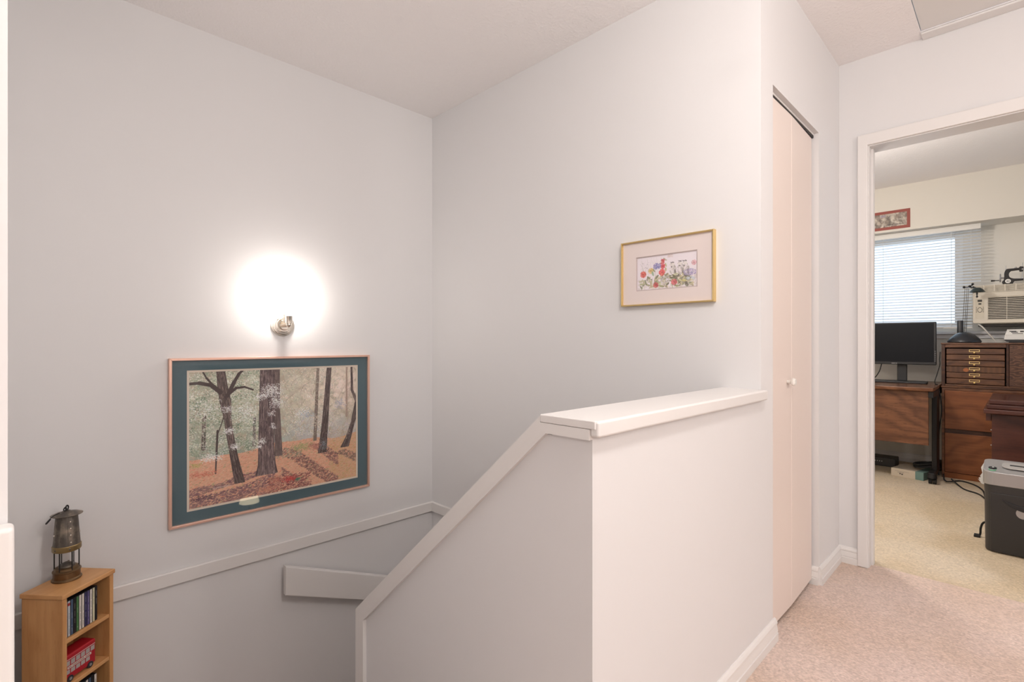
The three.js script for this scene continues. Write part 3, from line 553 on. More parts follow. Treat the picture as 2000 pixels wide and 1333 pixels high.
{
  const [u, v] = shelfPt(0.0225, 0.018), f2 = SH.top - 0.002 - 0.158 * 2 + 0.0004;
  const t = thing('bus_tin', 'red double-decker bus tin on the middle shelf', 'tin', [u, f2, v], SH.a);
  const L = 0.122, D = 0.055, Ht = 0.094, red = std(lin(0.42, 0.012, 0.022), 0.3), dark = std(lin(0.03, 0.03, 0.04), 0.3), white = std(lin(0.7, 0.66, 0.62), 0.5);
  part('body', box(0, L, 0.008, Ht, -D, 0, 0.006, 3), red, t);
  const win = std(lin(0.42, 0.38, 0.36), 0.35);
  for (let k = 0; k < 6; k++) part('window', [box(0.006 + k * 0.0188, 0.021 + k * 0.0188, 0.058, 0.074, -0.0008, 0.0008)], win, t);
  for (let k = 0; k < 5; k++) part('window', [box(0.006 + k * 0.0188, 0.021 + k * 0.0188, 0.030, 0.044, -0.0008, 0.0008)], win, t);
  part('advert_band', sheet(0.012, 0.102, 0.047, 0.055, -0.0008, 0.0010), std(0xffffff, 0.5, { map: canvasTex(360, 32, (g, w, h) => { g.fillStyle = 'rgb(216,206,196)'; g.fillRect(0, 0, w, h); g.fillStyle = 'rgb(120,40,44)'; for (let i = 0; i < 22; i++) if (hash(i, 4, 4) > 0.2) g.fillRect(14 + i * 15, 9, 10, 14); }) }), t, 'white advert band');
  part('cream_line', box(0.004, L - 0.004, 0.0775, 0.079, -0.0008, 0.0007), white, t);
  for (const x of [0.022, 0.098]) { const w = part('wheel', cyl(0.011, 0.011, 0.006, x, 0.0112, -0.004, 24, 'z'), dark, t); part('hub', cyl(0.005, 0.005, 0.0012, x, 0.0112, 0.002, 16, 'z'), M.silver, w); }
}
{
  const [u, v] = shelfPt(0.1175, 0.104);
  const t = thing('miner_lamp', 'antique brass and iron miner safety lamp standing on the beech shelf', 'lamp', [u, SH.top, v], 0.2);
  t.scale.set(0.74, 0.93, 0.74);
  part('base', lathe([[0.001, 0], [0.056, 0], [0.058, 0.003], [0.057, 0.007], [0.052, 0.010], [0.0515, 0.030], [0.0545, 0.033], [0.0545, 0.037], [0.047, 0.040], [0.046, 0.047], [0.040, 0.050], [0.001, 0.050]]), M.darkBrass, t);
  part('burner', [lathe([[0.001, 0.050], [0.032, 0.050], [0.030, 0.056], [0.016, 0.063], [0.008, 0.066], [0.001, 0.066]]), cyl(0.004, 0.004, 0.008, 0.006, 0.062, 0.004, 12), ring(0.030, 0.002, 0, 0.055, 0, Math.PI / 2)], M.gunmetal, t);
  part('chimney_glass', cyl(0.030, 0.030, 0.062, 0, 0.051, 0, 32, 'y', true), M.glass, t);
  for (let k = 0; k < 6; k++) { const a = k * Math.PI / 3 + 0.35; part('post', cyl(0.0026, 0.0026, 0.078, 0.0455 * Math.cos(a), 0.038, 0.0455 * Math.sin(a), 10), M.blackMetal, t); }
  const rg = part('ring', lathe([[0.03, 0.112], [0.044, 0.110], [0.0545, 0.114], [0.0555, 0.116], [0.0555, 0.133], [0.0535, 0.135], [0.03, 0.135]]), M.agedBrass, t);
  for (let k = 0; k < 6; k++) { const a = k * Math.PI / 3 + 0.6; part('screw', ball(0.0042, 0.0545 * Math.cos(a), 0.1245, 0.0545 * Math.sin(a), 1, 1, 1, 10), M.gunmetal, rg); }
  const bn = part('bonnet', lathe([[0.0525, 0.134], [0.0515, 0.140], [0.042, 0.246], [0.040, 0.25], [0.03, 0.25]]), M.gunmetal, t);
  const along = (f) => [0.0515 - 0.0098 * f, 0.142 + 0.102 * f];
  { const a = 0.62 * Math.PI - 0.2, pts = [0, 0.5, 1].map((f) => { const [r, y] = along(f); return [(r + 0.0004) * Math.cos(a), y, (r + 0.0004) * Math.sin(a)]; }); part('seam', tube(pts, 0.0014, 12, 6), M.gunmetal, bn); }
  for (const a of [0.62 * Math.PI - 0.42, 0.62 * Math.PI + 1.1, 0.62 * Math.PI - 1.5]) for (const f of a === 0.62 * Math.PI - 0.42 ? [0.06, 0.33, 0.58, 0.83] : [0.35]) { const [r, y] = along(f); part('rivet', ball(0.0036, r * Math.cos(a), y, r * Math.sin(a), 1, 1, 1, 10), M.chrome, bn); }
  part('cap', lathe([[0.0605, 0.249], [0.0615, 0.2505], [0.05, 0.2545], [0.02, 0.261], [0.012, 0.265], [0.001, 0.266]]), M.gunmetal, t);
  part('loop', [ring(0.0085, 0.0028, 0.001, 0.2745, 0, 0, 0.7), ring(0.0065, 0.0024, -0.007, 0.2705, 0.002, 0.5, 2.1)], M.blackMetal, t);
  part('hook', tube([[-0.03, 0.262, 0.01], [-0.055, 0.257, 0.018], [-0.075, 0.243, 0.022], [-0.083, 0.235, 0.022], [-0.078, 0.233, 0.016], [-0.062, 0.246, 0.012]], 0.0019, 40, 8), M.blackMetal, t);
}
// table lamp in the room below (its reflection shows in the forest picture)
{
  const a = thing('side_table', 'round dark wood side table in the room downstairs', 'table', [2.72, LOW, -3.58]);
  part('top', lathe([[0.001, 0.62], [0.26, 0.62], [0.265, 0.63], [0.26, 0.645], [0.001, 0.645]]), M.walnut, a);
  part('column', lathe([[0.03, 0.02], [0.022, 0.1], [0.03, 0.3], [0.02, 0.5], [0.04, 0.62]]), M.walnut, a);
  part('foot', lathe([[0.001, 0.001], [0.16, 0.001], [0.16, 0.02], [0.06, 0.045], [0.001, 0.05]]), M.walnut, a);
  const t = thing('table_lamp', 'table lamp with pale cream shade in the room downstairs', 'lamp', [2.72, LOW + 0.6455, -3.58]);
  part('base', lathe([[0.001, 0], [0.07, 0], [0.07, 0.015], [0.02, 0.03], [0.028, 0.12], [0.018, 0.3], [0.012, 0.42], [0.012, 0.52], [0.001, 0.52]]), M.blackMetal, t);
  const shade = std(lin(0.85, 0.78, 0.6), 0.8, { emissive: lin(1, 0.83, 0.55), emissiveIntensity: 8, side: THREE.DoubleSide });
  part('shade', lathe([[0.142, 0.505], [0.11, 0.635]], 40), shade, t);
  part('diffuser', lathe([[0.108, 0.628], [0.105, 0.632], [0.001, 0.632]], 40), std(0xffffff, 0.5, { emissive: lin(1, 0.9, 0.74), emissiveIntensity: 10 }), t);
  const l = new THREE.RectAreaLight(lin(1, 0.9, 0.74), POWER.table, 0.15, 0.15); l.position.set(0, 0.637, 0); l.rotation.x = Math.PI / 2; l.name = 'light_source'; t.add(l);
}
// ---------------------------------------------------------------- office, back to front
{
  const t = thing('window_blind', 'white horizontal slat blind over the office window', 'blind', [5.575, 1.192, 1.09], FACE);
  const x0 = -0.87, x1 = 0.879, x2 = 0.828;                           // the low slats are cut short where the air conditioner stands
  part('headrail', box(x0, x1, 0.808, 0.8525, -0.018, 0.016, 0.003), M.whitePlastic, t);
  const slatG = (xe) => { const n = 6, w = 0.0118, up = [], dn = []; for (let i = 0; i <= n; i++) { const q = -1 + 2 * i / n; up.push([q * w, 0.0016 * (1 - q * q) + 0.0004]); dn.unshift([q * w, 0.0016 * (1 - q * q) - 0.0004]); } return flat(extr(shapeOf([...up, ...dn]), xe - x0).rotateY(Math.PI / 2).translate(x0, 0, 0).rotateX(0.42)); };
  const long = slatG(x1), short = slatG(x2), N = 33, pitch = 0.0242;
  for (let k = 0; k < N; k++) { const s = part('slat', k < 15 ? short : long, M.blind, t); s.position.set(0, 0.022 + pitch * k, 0); }
  part('bottom_rail', box(x0, x2, 0.001, 0.012, -0.011, 0.011, 0.003), M.whitePlastic, t);
  for (const x of [0.234, 0.697, 0.820, -0.6]) { part('ladder_cord', cyl(0.0011, 0.0011, 0.80, x, 0.01, 0.0122, 6), M.whitePlastic, t); part('ladder_cord', cyl(0.0011, 0.0011, 0.80, x, 0.01, -0.0122, 6), M.whitePlastic, t); }
}
{
  const t = thing('wall_poster', 'long grey photo poster with brick-red border on the office bulkhead', 'poster', [US, 2.062, 0.84], FACE);
  part('sheet', sheet(-0.36, 0.189, 0.004, 0.168, 0.0005, 0.0025), std(0xffffff, 0.6, { map: canvasTex(1024, 310, (g, w, h) => {
    g.fillStyle = 'rgb(150,76,66)'; g.fillRect(0, 0, w, h);
    const bx = 42, by = 46; g.fillStyle = 'rgb(150,136,124)'; g.fillRect(bx, by, w - 2 * bx, h - 2 * by);
    g.save(); g.beginPath(); g.rect(bx, by, w - 2 * bx, h - 2 * by); g.clip();
    for (let i = 0; i < 900; i++) { const c = [[204, 192, 178], [112, 102, 96], [168, 152, 136], [120, 108, 100], [222, 212, 200], [104, 94, 88]][rnd() * 6 | 0]; g.fillStyle = `rgba(${c.join(',')},.45)`; g.beginPath(); g.ellipse(rr(0, w), rr(0, h), rr(12, 60), rr(6, 30), rr(0, 3), 0, 7); g.fill(); }
    g.fillStyle = 'rgba(150,140,170,.6)'; g.fillRect(w * 0.62, by + 18, 70, 30); g.fillStyle = 'rgba(40,34,36,.8)'; for (let i = 0; i < 14; i++) g.fillRect(w * 0.7 + i * 16, h - by - 40, 11, 12); g.restore();
  }) }), t);
}
{
  const t = thing('air_conditioner', 'beige window air conditioner with louvred front beside the blind', 'air conditioner', [5.5, 1.222, 0], FACE);
  const x0 = -0.256, x1 = 0.30;
  part('cabinet', box(x0 + 0.045, x1 - 0.006, 0.0, 0.312, -0.255, -0.051, 0.004), M.acBody, t);
  const fs = rrect(x0, x1, 0.008, 0.252, 0.012); fs.holes.push(new THREE.Path(rect(-0.166, 0.27, 0.036, 0.214).map(([a, b]) => new THREE.Vector2(a, b))));
  const fr = part('front_panel', extr(fs, 0.03, 0.004).translate(0, 0, -0.03), M.acBody, t);
  part('air_filter', box(-0.17, 0.274, 0.032, 0.218, -0.0345, -0.0305), std(lin(0.16, 0.15, 0.14), 0.9), fr, 'grey mesh air filter behind the louvres');
  for (let k = 0; k < 14; k++) part('louvre', flat(box(-0.167, 0.271, -0.0026, 0.0026, -0.002, 0.0055, 0.001, 1).rotateX(0.2).translate(0, 0.0385 + 0.0133 * k, -0.004)), M.acBody, fr);
  for (const x of [-0.062, 0.098]) part('grille_rib', box(x, x + 0.0035, 0.034, 0.216, -0.006, 0.003), M.acBody, fr);
  const vent = part('vent_bank', [box(x0 + 0.002, x1 - 0.002, 0.2525, 0.256, -0.045, -0.0005), box(x0 + 0.002, x1 - 0.002, 0.256, 0.312, -0.05, -0.0455), box(x0 + 0.002, x0 + 0.006, 0.256, 0.31, -0.045, -0.021), box(x1 - 0.006, x1 - 0.002, 0.256, 0.31, -0.045, -0.021)], M.acBody, t);
  const slant = (y) => -0.0004 - (y - 0.256) * 0.357;
  for (const y of [0.262, 0.274, 0.286, 0.298, 0.309]) part('vent_slat', flat(box(x0, x1, y - 0.0022, y + 0.0022, slant(y) - 0.003, slant(y) + 0.005, 0.001, 1)), M.acBody, vent);
  for (let k = 0; k < 10; k++) { const x = x0 + 0.004 + k * 0.0605; part('vent_post', flat(box(-0.003, 0.003, 0, 0.058, -0.003, 0.0056, 0.001, 1).rotateX(-0.343).translate(x, 0.256, 0)), M.acBody, vent); }
  const cp = part('control_panel', extr(rrect(-0.243, -0.190, 0.046, 0.205, 0.006), 0.0016).translate(0, 0, 0.0002), std(lin(0.62, 0.56, 0.45), 0.5), t, 'slightly darker control strip');
  part('display', box(-0.228, -0.202, 0.180, 0.197, 0.0018, 0.003), M.acDark, cp);
  part('button', box(-0.223, -0.206, 0.158, 0.169, 0.0018, 0.0035), M.acDark, cp);
  part('key_ring', flat(move(new THREE.TorusGeometry(0.013, 0.0013, 6, 30).scale(1, 1.45, 1), -0.2145, 0.115, 0.002)), M.acDark, cp);
  for (let k = 0; k < 5; k++) for (const s of [-1, 1]) part('key', box(-0.2145 + s * 0.02 - 0.0025, -0.2145 + s * 0.02 + 0.0025, 0.096 + 0.0095 * k, 0.1 + 0.0095 * k, 0.0018, 0.0028), M.acDark, cp);
  part('under_shadow', box(x0 + 0.03, x1, -0.016, -0.0005, -0.255, -0.045), M.acDark, t);  // dark slab painting the black shadow beneath the air conditioner
}
{
  const t = thing('ac_cord', 'grey-white power cord hanging from the air conditioner', 'cord', [5.5, 1.083, 0.19], FACE);
  part('cord', tube([[-0.035, 0.141, -0.02], [-0.01, 0.118, 0.012], [0.03, 0.058, 0.018], [0.065, 0.005, 0.014]], 0.0055, 30, 8), std(lin(0.6, 0.57, 0.52), 0.6), t);
}
{
  const t = thing('toy_sewing_machine', 'small black hand-crank sewing machine on top of the air conditioner', 'sewing machine', [5.549, 1.5345, 0.050], FACE);
  t.scale.setScalar(1.08);
  const s = new THREE.Shape();
  s.moveTo(-0.030, 0); s.lineTo(0.022, 0); s.quadraticCurveTo(0.022, 0.012, 0.030, 0.020); s.lineTo(0.075, 0.022); s.lineTo(0.075, 0.034); s.lineTo(0.03, 0.037);
  s.quadraticCurveTo(0.008, 0.04, 0.002, 0.055); s.quadraticCurveTo(-0.004, 0.082, 0.012, 0.094); s.lineTo(0.052, 0.097); s.lineTo(0.055, 0.085); s.lineTo(0.074, 0.085); s.lineTo(0.076, 0.118); s.lineTo(0.058, 0.122); s.lineTo(0.05, 0.112); s.lineTo(-0.008, 0.110);
  s.quadraticCurveTo(-0.026, 0.100, -0.024, 0.06); s.lineTo(-0.026, 0.030); s.quadraticCurveTo(-0.042, 0.018, -0.030, 0);
  part('body', extr(s, 0.03, 0.003).translate(0, 0, -0.015), M.blackMetal, t);
  const badge = part('badge', cyl(0.015, 0.015, 0.002, -0.004, 0.021, 0.0148, 28, 'z'), M.paper, t, 'round white badge');
  part('badge_mark', flat(new TextGeometry('43', { font, size: 0.0115, depth: 0.0006, curveSegments: 4 }).translate(-0.0135, 0.0155, 0.0167)), M.blackPlastic, badge, 'black emblem numerals');
  const wheel = part('hand_wheel', [ring(0.027, 0.0042, -0.045, 0.048, 0, 0, Math.PI / 2), cyl(0.006, 0.006, 0.026, -0.05, 0.048, 0, 14, 'x'), box(-0.047, -0.043, 0.0455, 0.0505, -0.026, 0.026), box(-0.047, -0.043, 0.022, 0.074, -0.0025, 0.0025)], M.silver, t);
  part('crank', [cyl(0.003, 0.003, 0.024, -0.074, 0.030, 0.012, 10, 'x'), cyl(0.0062, 0.005, 0.022, -0.094, 0.030, 0.012, 14, 'x')], M.blackMetal, wheel);
  part('spool_pin', [cyl(0.0018, 0.0015, 0.03, -0.015, 0.106, 0, 8), cyl(0.0045, 0.0045, 0.004, -0.015, 0.108, 0, 12)], M.silver, t);
  part('tension_dial', [cyl(0.008, 0.006, 0.008, 0.036, 0.111, 0, 18), cyl(0.0026, 0.002, 0.014, 0.036, 0.111, 0, 10)], M.silver, t);
  part('needle_bar', [cyl(0.0022, 0.0022, 0.112, 0.069, 0.036, 0.006, 8), box(0.062, 0.076, 0.036, 0.040, 0, 0.012), ball(0.007, 0.071, 0.100, 0.014)], M.silver, t);
  part('bed_plate', box(0.028, 0.078, 0.0335, 0.0365, -0.014, 0.014, 0.001, 1), M.silver, t);
}
// drawer chest on the file cabinet
{
  const t = thing('map_chest', 'dark oak chest with six shallow brass-pulled drawers on the file cabinet', 'chest', [5.3, 0.7195, 0.433], FACE);
  const w = 0.86, h = 0.356, d = 0.40;
  part('side', box(0, 0.022, 0.012, h - 0.012, -d, 0, 0.002), M.oakDark, t); part('side', box(w - 0.022, w, 0.012, h - 0.012, -d, 0, 0.002), M.oakDark, t);
  part('top', box(-0.004, w + 0.004, h - 0.014, h, -d, 0.006, 0.004), M.oak, t);
  part('top_rail', box(0.0225, 0.372, h - 0.038, h - 0.0145, -0.03, 0.002, 0.002), M.oak, t);
  part('plinth', [box(-0.003, w + 0.003, 0, 0.012, -d, 0.008, 0.003), box(0.0225, w - 0.0225, 0.012, 0.028, -0.03, 0.002, 0.003)], M.oak, t);
  part('back', box(0.0225, w - 0.0225, 0.03, h - 0.015, -d, -d + 0.008), M.oakDark, t);
  part('divider', [box(0.372, 0.386, 0.028, h - 0.0145, -d + 0.01, 0.003, 0.002)], M.oakDark, t);
  part('burl_door', box(0.388, w - 0.0225, 0.029, h - 0.016, -0.024, -0.001, 0.002), M.burl, t, 'swirling burl veneer door');
  const lo = 0.032, pitch = 0.0468;
  const oakA = M.oak, oakB = M.oakRed;
  for (let k = 0; k < 6; k++) {
    const y = lo + pitch * k, g = box(0.030, 0.364, y, y + pitch - 0.004, -0.30, -0.002, 0.003);
    const m = k === 2 ? std(0xffffff, 0.4, { map: canvasTex(512, 64, (q, W2, H2) => { for (let x = 0; x < W2; x++) { const f = fbm(x / W2, 0.3, 6, 2, 77, 4); const c = lerp3([112, 74, 46], [70, 42, 26], f + 0.25 * Math.sin(x * 0.13)); q.fillStyle = `rgb(${c.map(Math.round).join(',')})`; q.fillRect(x, 0, 1, H2); } q.fillStyle = 'rgba(178,104,52,.85)'; q.beginPath(); q.ellipse(178, 38, 26, 22, 0, 0, 7); q.fill(); }) }) : oakA;
    const dr = part('drawer', k === 2 ? sheet(0.030, 0.364, y, y + pitch - 0.004, -0.30, -0.002) : g, m, t, k === 2 ? 'drawer front with an orange knot' : undefined);
    part('label_frame', extr(holed(rect(0.164, 0.226, y + 0.018, y + 0.037), [rect(0.1685, 0.2215, y + 0.0225, y + 0.0335)]), 0.003, 0.0006).translate(0, 0, -0.0015), M.brass, dr);
    part('pull', [cyl(0.003, 0.003, 0.01, 0.195, y + 0.012, -0.002, 10, 'z'), ball(0.0062, 0.195, y + 0.011, 0.009, 1.15, 1, 1, 14), box(0.190, 0.200, y + 0.010, y + 0.019, -0.0015, 0.001)], M.brass, dr);
  }
}
{
  const t = thing('file_cabinet', 'teak two-drawer lateral file cabinet below the oak chest', 'cabinet', [5.3, 0, 0.431], FACE);
  const w = 0.84, h = 0.719, d = 0.44;
  part('top', box(0, w, h - 0.022, h, -d, 0, 0.002), M.walnut, t);
  part('side', box(0, 0.016, 0, h - 0.0225, -d, 0, 0.002), M.walnut, t); part('side', box(w - 0.016, w, 0, h - 0.0225, -d, 0, 0.002), M.walnut, t);
  part('back', box(0.0165, w - 0.0165, 0.01, h - 0.023, -d, -d + 0.008), M.walnut, t);
  part('rail', box(0.0165, w - 0.0165, 0.358, 0.392, -0.04, -0.012), M.oakDark, t);
  part('plinth', box(0.0165, w - 0.0165, 0.0, 0.044, -d + 0.01, -0.006), M.teak, t);
  for (const [y0, y1] of [[0.048, 0.358], [0.392, h - 0.0235]]) part('drawer', box(0.018, w - 0.018, y0, y1, -0.38, 0.002, 0.003), M.teak, t);
}
// desk lamp
{
  const t = thing('desk_lamp', 'black articulated desk lamp with dome base on the oak chest', 'lamp', [5.39, 1.0757, 0.302], FACE);
  part('base', lathe([[0.001, 0], [0.098, 0], [0.104, 0.006], [0.104, 0.012], [0.086, 0.038], [0.058, 0.066], [0.034, 0.079], [0.012, 0.084], [0.001, 0.085]], 48), std(lin(0.02, 0.022, 0.028), 0.28), t);
  part('rod', [tube([[-0.012, 0.078, 0.006], [0.006, 0.44, 0.006]], 0.0014, 2, 8), tube([[0.012, 0.078, 0.006], [0.026, 0.43, 0.006]], 0.0014, 2, 8), tube([[0.0, 0.078, -0.012], [0.016, 0.435, -0.012]], 0.0014, 2, 8)], M.blackMetal, t);
  part('joint', [tube([[0.0, 0.441, 0], [0.032, 0.442, 0.004], [0.052, 0.458, 0.006]], 0.0035, 10, 8), ball(0.009, -0.001, 0.442, 0), ball(0.010, 0.034, 0.445, 0.004), ball(0.0085, 0.05, 0.462, 0.006), cyl(0.005, 0.005, 0.022, 0.038, 0.434, 0.004, 10, 'x')], M.blackMetal, t);
  part('arm', tube([[0.05, 0.444, 0.006], [0.07, 0.43, 0.02], [0.078, 0.42, 0.04]], 0.003, 10, 8), M.blackMetal, t);
  part('shade', lathe([[0.048, 0.394], [0.046, 0.396], [0.032, 0.416], [0.018, 0.428], [0.001, 0.430], [0.001, 0.425], [0.016, 0.423], [0.03, 0.411], [0.046, 0.394]], 40).translate(0.079, 0, 0.045), std(lin(0.022, 0.035, 0.035), 0.4), t);
  part('finial', [cyl(0.0035, 0.0035, 0.05, 0.077, 0.362, 0.045, 10), ball(0.007, 0.077, 0.358, 0.045), cyl(0.006, 0.006, 0.012, 0.077, 0.376, 0.045, 12)], M.blackMetal, t);
}
{
  const t = thing('cylinder_speaker', 'slim black cylinder standing behind the desk lamp base', 'speaker', [5.525, 1.0757, 0.334], FACE);
  part('body', lathe([[0.001, 0], [0.019, 0], [0.020, 0.003], [0.020, 0.178], [0.018, 0.182], [0.001, 0.183]], 32), M.blackPlastic, t);
  part('band', lathe([[0.0200, 0.10], [0.0206, 0.101], [0.0206, 0.104], [0.0200, 0.105]], 32), M.darkPlastic, t);
}
{
  const t = thing('postal_scale', 'small white scale with black foot at the right on the oak chest', 'scale', [5.42, 1.0757, 0.0], FACE);
  part('foot', [extr(shapeOf([[-0.078, 0.022], [0.12, 0.022], [0.10, 0.006], [-0.06, 0.006]]), 0.12).translate(0, 0, -0.12), box(-0.05, 0.09, 0, 0.007, -0.10, -0.01)], M.blackPlastic, t);
  part('body', extr(shapeOf([[-0.076, 0.0225], [0.12, 0.0225], [0.12, 0.060], [-0.070, 0.060]]), 0.11, 0.003).translate(0, 0, -0.112), M.whitePlastic, t);
  part('dial_plate', extr(shapeOf([[-0.070, 0.0605], [0.12, 0.0605], [0.10, 0.102], [-0.058, 0.102]]), 0.03, 0.002).translate(0, 0, -0.05), M.whitePlastic, t);
  part('dial_print', [box(-0.046, -0.008, 0.084, 0.090, -0.02, -0.0192), box(-0.036, 0.0, 0.077, 0.083, -0.02, -0.0192), box(0.012, 0.032, 0.080, 0.090, -0.02, -0.0192), box(-0.03, 0.028, 0.067, 0.0715, -0.02, -0.0192)], M.darkPlastic, t, 'dark dial markings');
}
// desk
{
  const t = thing('computer_desk', 'walnut laminate computer desk with black pedestal leg below the window', 'desk', [4.85, 0, 0.440], FACE);
  const h = 0.738, L = -1.35;
  part('top', [box(L, -0.002, h - 0.026, h, -0.88, 0, 0.004)], M.walnutTop, t);
  part('modesty_panel', box(L, -0.035, 0.30, h - 0.030, -0.075, -0.052, 0.002), M.walnut, t);
  const leg = part('leg', [box(-0.034, -0.002, 0.07, h - 0.027, -0.42, -0.24, 0.004), box(-0.034, -0.002, h - 0.075, h - 0.027, -0.80, -0.02, 0.004)], M.blackMetal, t);
  part('foot', [box(-0.046, 0.0, 0.052, 0.088, -0.74, -0.10, 0.012, 3), cyl(0.030, 0.024, 0.032, -0.019, 0.050, -0.115, 20)], M.blackMetal, leg);
  for (const z of [-0.135, -0.70]) part('caster', [cyl(0.026, 0.026, 0.020, -0.042, 0.0262, z, 22, 'x'), cyl(0.026, 0.026, 0.020, -0.016, 0.0262, z, 22, 'x'), cyl(0.007, 0.007, 0.03, -0.019, 0.03, z + 0.004, 12), ball(0.03, -0.019, 0.045, z, 0.6, 0.5, 0.9)], M.rubber, leg);
  part('leg', [box(L + 0.01, L + 0.04, 0.0, h - 0.027, -0.42, -0.24, 0.004)], M.blackMetal, t);
}
{
  const t = thing('monitor', 'black flat computer monitor on a stand on the walnut desk', 'monitor', [5.40, 0.7385, 0.735], FACE + 0.06);
  part('base', [extr(rrect(-0.19, 0.205, -0.12, 0.10, 0.012), 0.012, 0.003).rotateX(-Math.PI / 2)], M.blackPlastic, t); flat(t.children[0].geometry);
  part('neck', box(0.0, 0.068, 0.010, 0.30, -0.075, -0.035, 0.006), M.blackPlastic, t);
  const p = part('housing', box(-0.285, 0.262, 0.152, 0.510, -0.03, 0.018, 0.006), M.blackPlastic, t);
  part('screen', box(-0.275, 0.246, 0.176, 0.500, 0.0182, 0.0195), M.screen, p);
  part('emblem', [box(-0.034, -0.010, 0.160, 0.1645, 0.018, 0.0188), box(-0.006, 0.004, 0.160, 0.1645, 0.018, 0.0188)], M.silver, p);
  for (let k = 0; k < 6; k++) part('button', box(0.251, 0.257, 0.185 + 0.016 * k, 0.189 + 0.016 * k, 0.018, 0.0198), M.silver, p);
}
// cables by the desk
{
  const c = M.rubber;
  const cord = (label, pts, r = 0.0032, n = 60, mat = c, name = 'power_cord') => { const o = P(...pts[0]); const t = thing(name, label, 'cord', pts[0]); part('cable', tube(pts.map((p) => P(...p).sub(o)), r, n, 7), mat, t); return t; };
  cord('black cord drooping from the lamp down the chest side to the desk', [[5.36, 1.00, 0.446], [5.34, 0.94, 0.448], [5.33, 0.90, 0.446], [5.32, 0.82, 0.462], [5.30, 0.762, 0.474], [5.28, 0.744, 0.468], [5.26, 0.742, 0.452], [5.24, 0.742, 0.466]]);
  cord('black cord running down the left edge of the teak cabinet', [[5.26, 0.70, 0.446], [5.25, 0.62, 0.432], [5.24, 0.52, 0.428], [5.24, 0.42, 0.438], [5.24, 0.30, 0.446], [5.22, 0.12, 0.448], [5.2, 0.03, 0.44]], 0.0045);
  cord('black cord looping from the monitor back to the desk', [[5.41, 0.90, 0.84], [5.42, 0.82, 0.862], [5.44, 0.765, 0.90], [5.46, 0.744, 0.95], [5.48, 0.742, 1.02]], 0.004);
  cord('upper black cable across the carpet towards the shredder', [[5.16, 0.05, 0.41], [5.06, 0.02, 0.39], [5.22, 0.006, 0.31], [5.16, 0.006, 0.24], [5.02, 0.006, 0.185], [4.75, 0.006, 0.155], [4.4, 0.006, 0.10], [4.2, 0.006, 0.02]], 0.005);
  cord('lower black cable curving over the carpet by the shredder', [[5.12, 0.03, 0.36], [5.05, 0.006, 0.315], [4.93, 0.006, 0.27], [4.86, 0.006, 0.20], [4.70, 0.006, 0.152], [4.4, 0.006, 0.12], [4.1, 0.006, 0.05]], 0.005);
  const coil = thing('cable_coil', 'coiled black cable draped over the desk foot', 'cord', [5.17, 0.09, 0.52]);
  part('cable', [ring(0.07, 0.009, 0, 0.012, 0, 1.35, 0.3), ring(0.062, 0.009, 0.01, 0.018, -0.01, 1.45, 0.1), ring(0.066, 0.008, -0.008, 0.026, 0.004, 1.3, -0.2)], c, coil);
}
{
  const t = thing('carton', 'long cream carton with teal end on the carpet under the desk', 'box', [5.06, 0, 0.61], FACE - 0.22);
  part('carton', box(-0.122, 0.094, 0, 0.062, -0.24, 0, 0.002), std(lin(0.62, 0.53, 0.42), 0.8), t);
  part('teal_end', box(0.040, 0.0945, 0.0, 0.0626, -0.2405, 0.0008, 0.002), std(lin(0.16, 0.26, 0.23), 0.7), t, 'muted teal end panel');
  part('print', [box(-0.095, 0.0, 0.042, 0.0432, 0.0002, 0.0008), box(-0.078, -0.034, 0.032, 0.034, 0.0002, 0.0008), box(-0.064, -0.056, 0.020, 0.029, 0.0002, 0.0008), box(-0.052, -0.040, 0.018, 0.026, 0.0002, 0.0008)], M.darkPlastic, t, 'small dark lettering');
}
{
  const t = thing('router', 'dark box with small pale lights under the desk by the door edge', 'router', [5.40, 0, 0.86], FACE);
  part('body', box(-0.10, 0.12, 0.0, 0.075, -0.16, 0, 0.008), M.darkPlastic, t);
  for (let k = 0; k < 4; k++) part('light', box(-0.03 + 0.016 * k, -0.024 + 0.016 * k, 0.040, 0.046, 0.0, 0.001), M.paper, t);
}
// mahogany cabinet
{
  const t = thing('machine_cabinet', 'dark mahogany sewing machine cabinet with stepped lid behind the shredder', 'cabinet', [4.58, 0, 0.122], FACE);
  const w = 0.62, d = 0.60;
  part('body', box(0, w, 0.0, 0.606, -d, 0, 0.004), M.mahogany, t);
  part('side_block', box(-0.028, -0.001, 0.560, 0.6125, -0.06, -0.006, 0.003), M.mahogany, t);
  part('moulding', box(-0.038, w + 0.038, 0.613, 0.643, -d - 0.02, 0.07, 0.006, 3), M.mahoganyTop, t);
  part('step', box(-0.022, w + 0.022, 0.6435, 0.672, -d - 0.01, 0.045, 0.005, 3), M.mahoganyTop, t);
  part('lid', box(-0.012, w + 0.012, 0.6725, 0.702, -d, 0.022, 0.005, 3), M.mahoganyTop, t);
  for (const y of [0.50, 0.40, 0.22, 0.12]) part('hinge_pin', ball(0.004, -0.002, y, -0.01), M.silver, t);
}
{
  const g = (label, u, y, v, w, h, a) => { const t = thing('paper_sheet', label, 'paper', [u, y, v], FACE); part('sheet', flat(extr(shapeOf([[0, 0.02], [w * 0.25, 0], [w, 0.012], [w * 0.94, h * 0.55], [w, h], [w * 0.2, h * 0.92], [w * 0.02, h * 0.6], [w * 0.12, h * 0.35]]), 0.0012).rotateZ(a).rotateX(-0.1)), M.paper, t); };
  g('crumpled white paper standing up behind the shredder, upper piece', 3.8225, 0.315, 0.150, 0.07, 0.112, -0.06);
  g('torn white paper scrap sticking out low behind the shredder', 3.8245, 0.298, 0.163, 0.09, 0.045, -0.25);
}
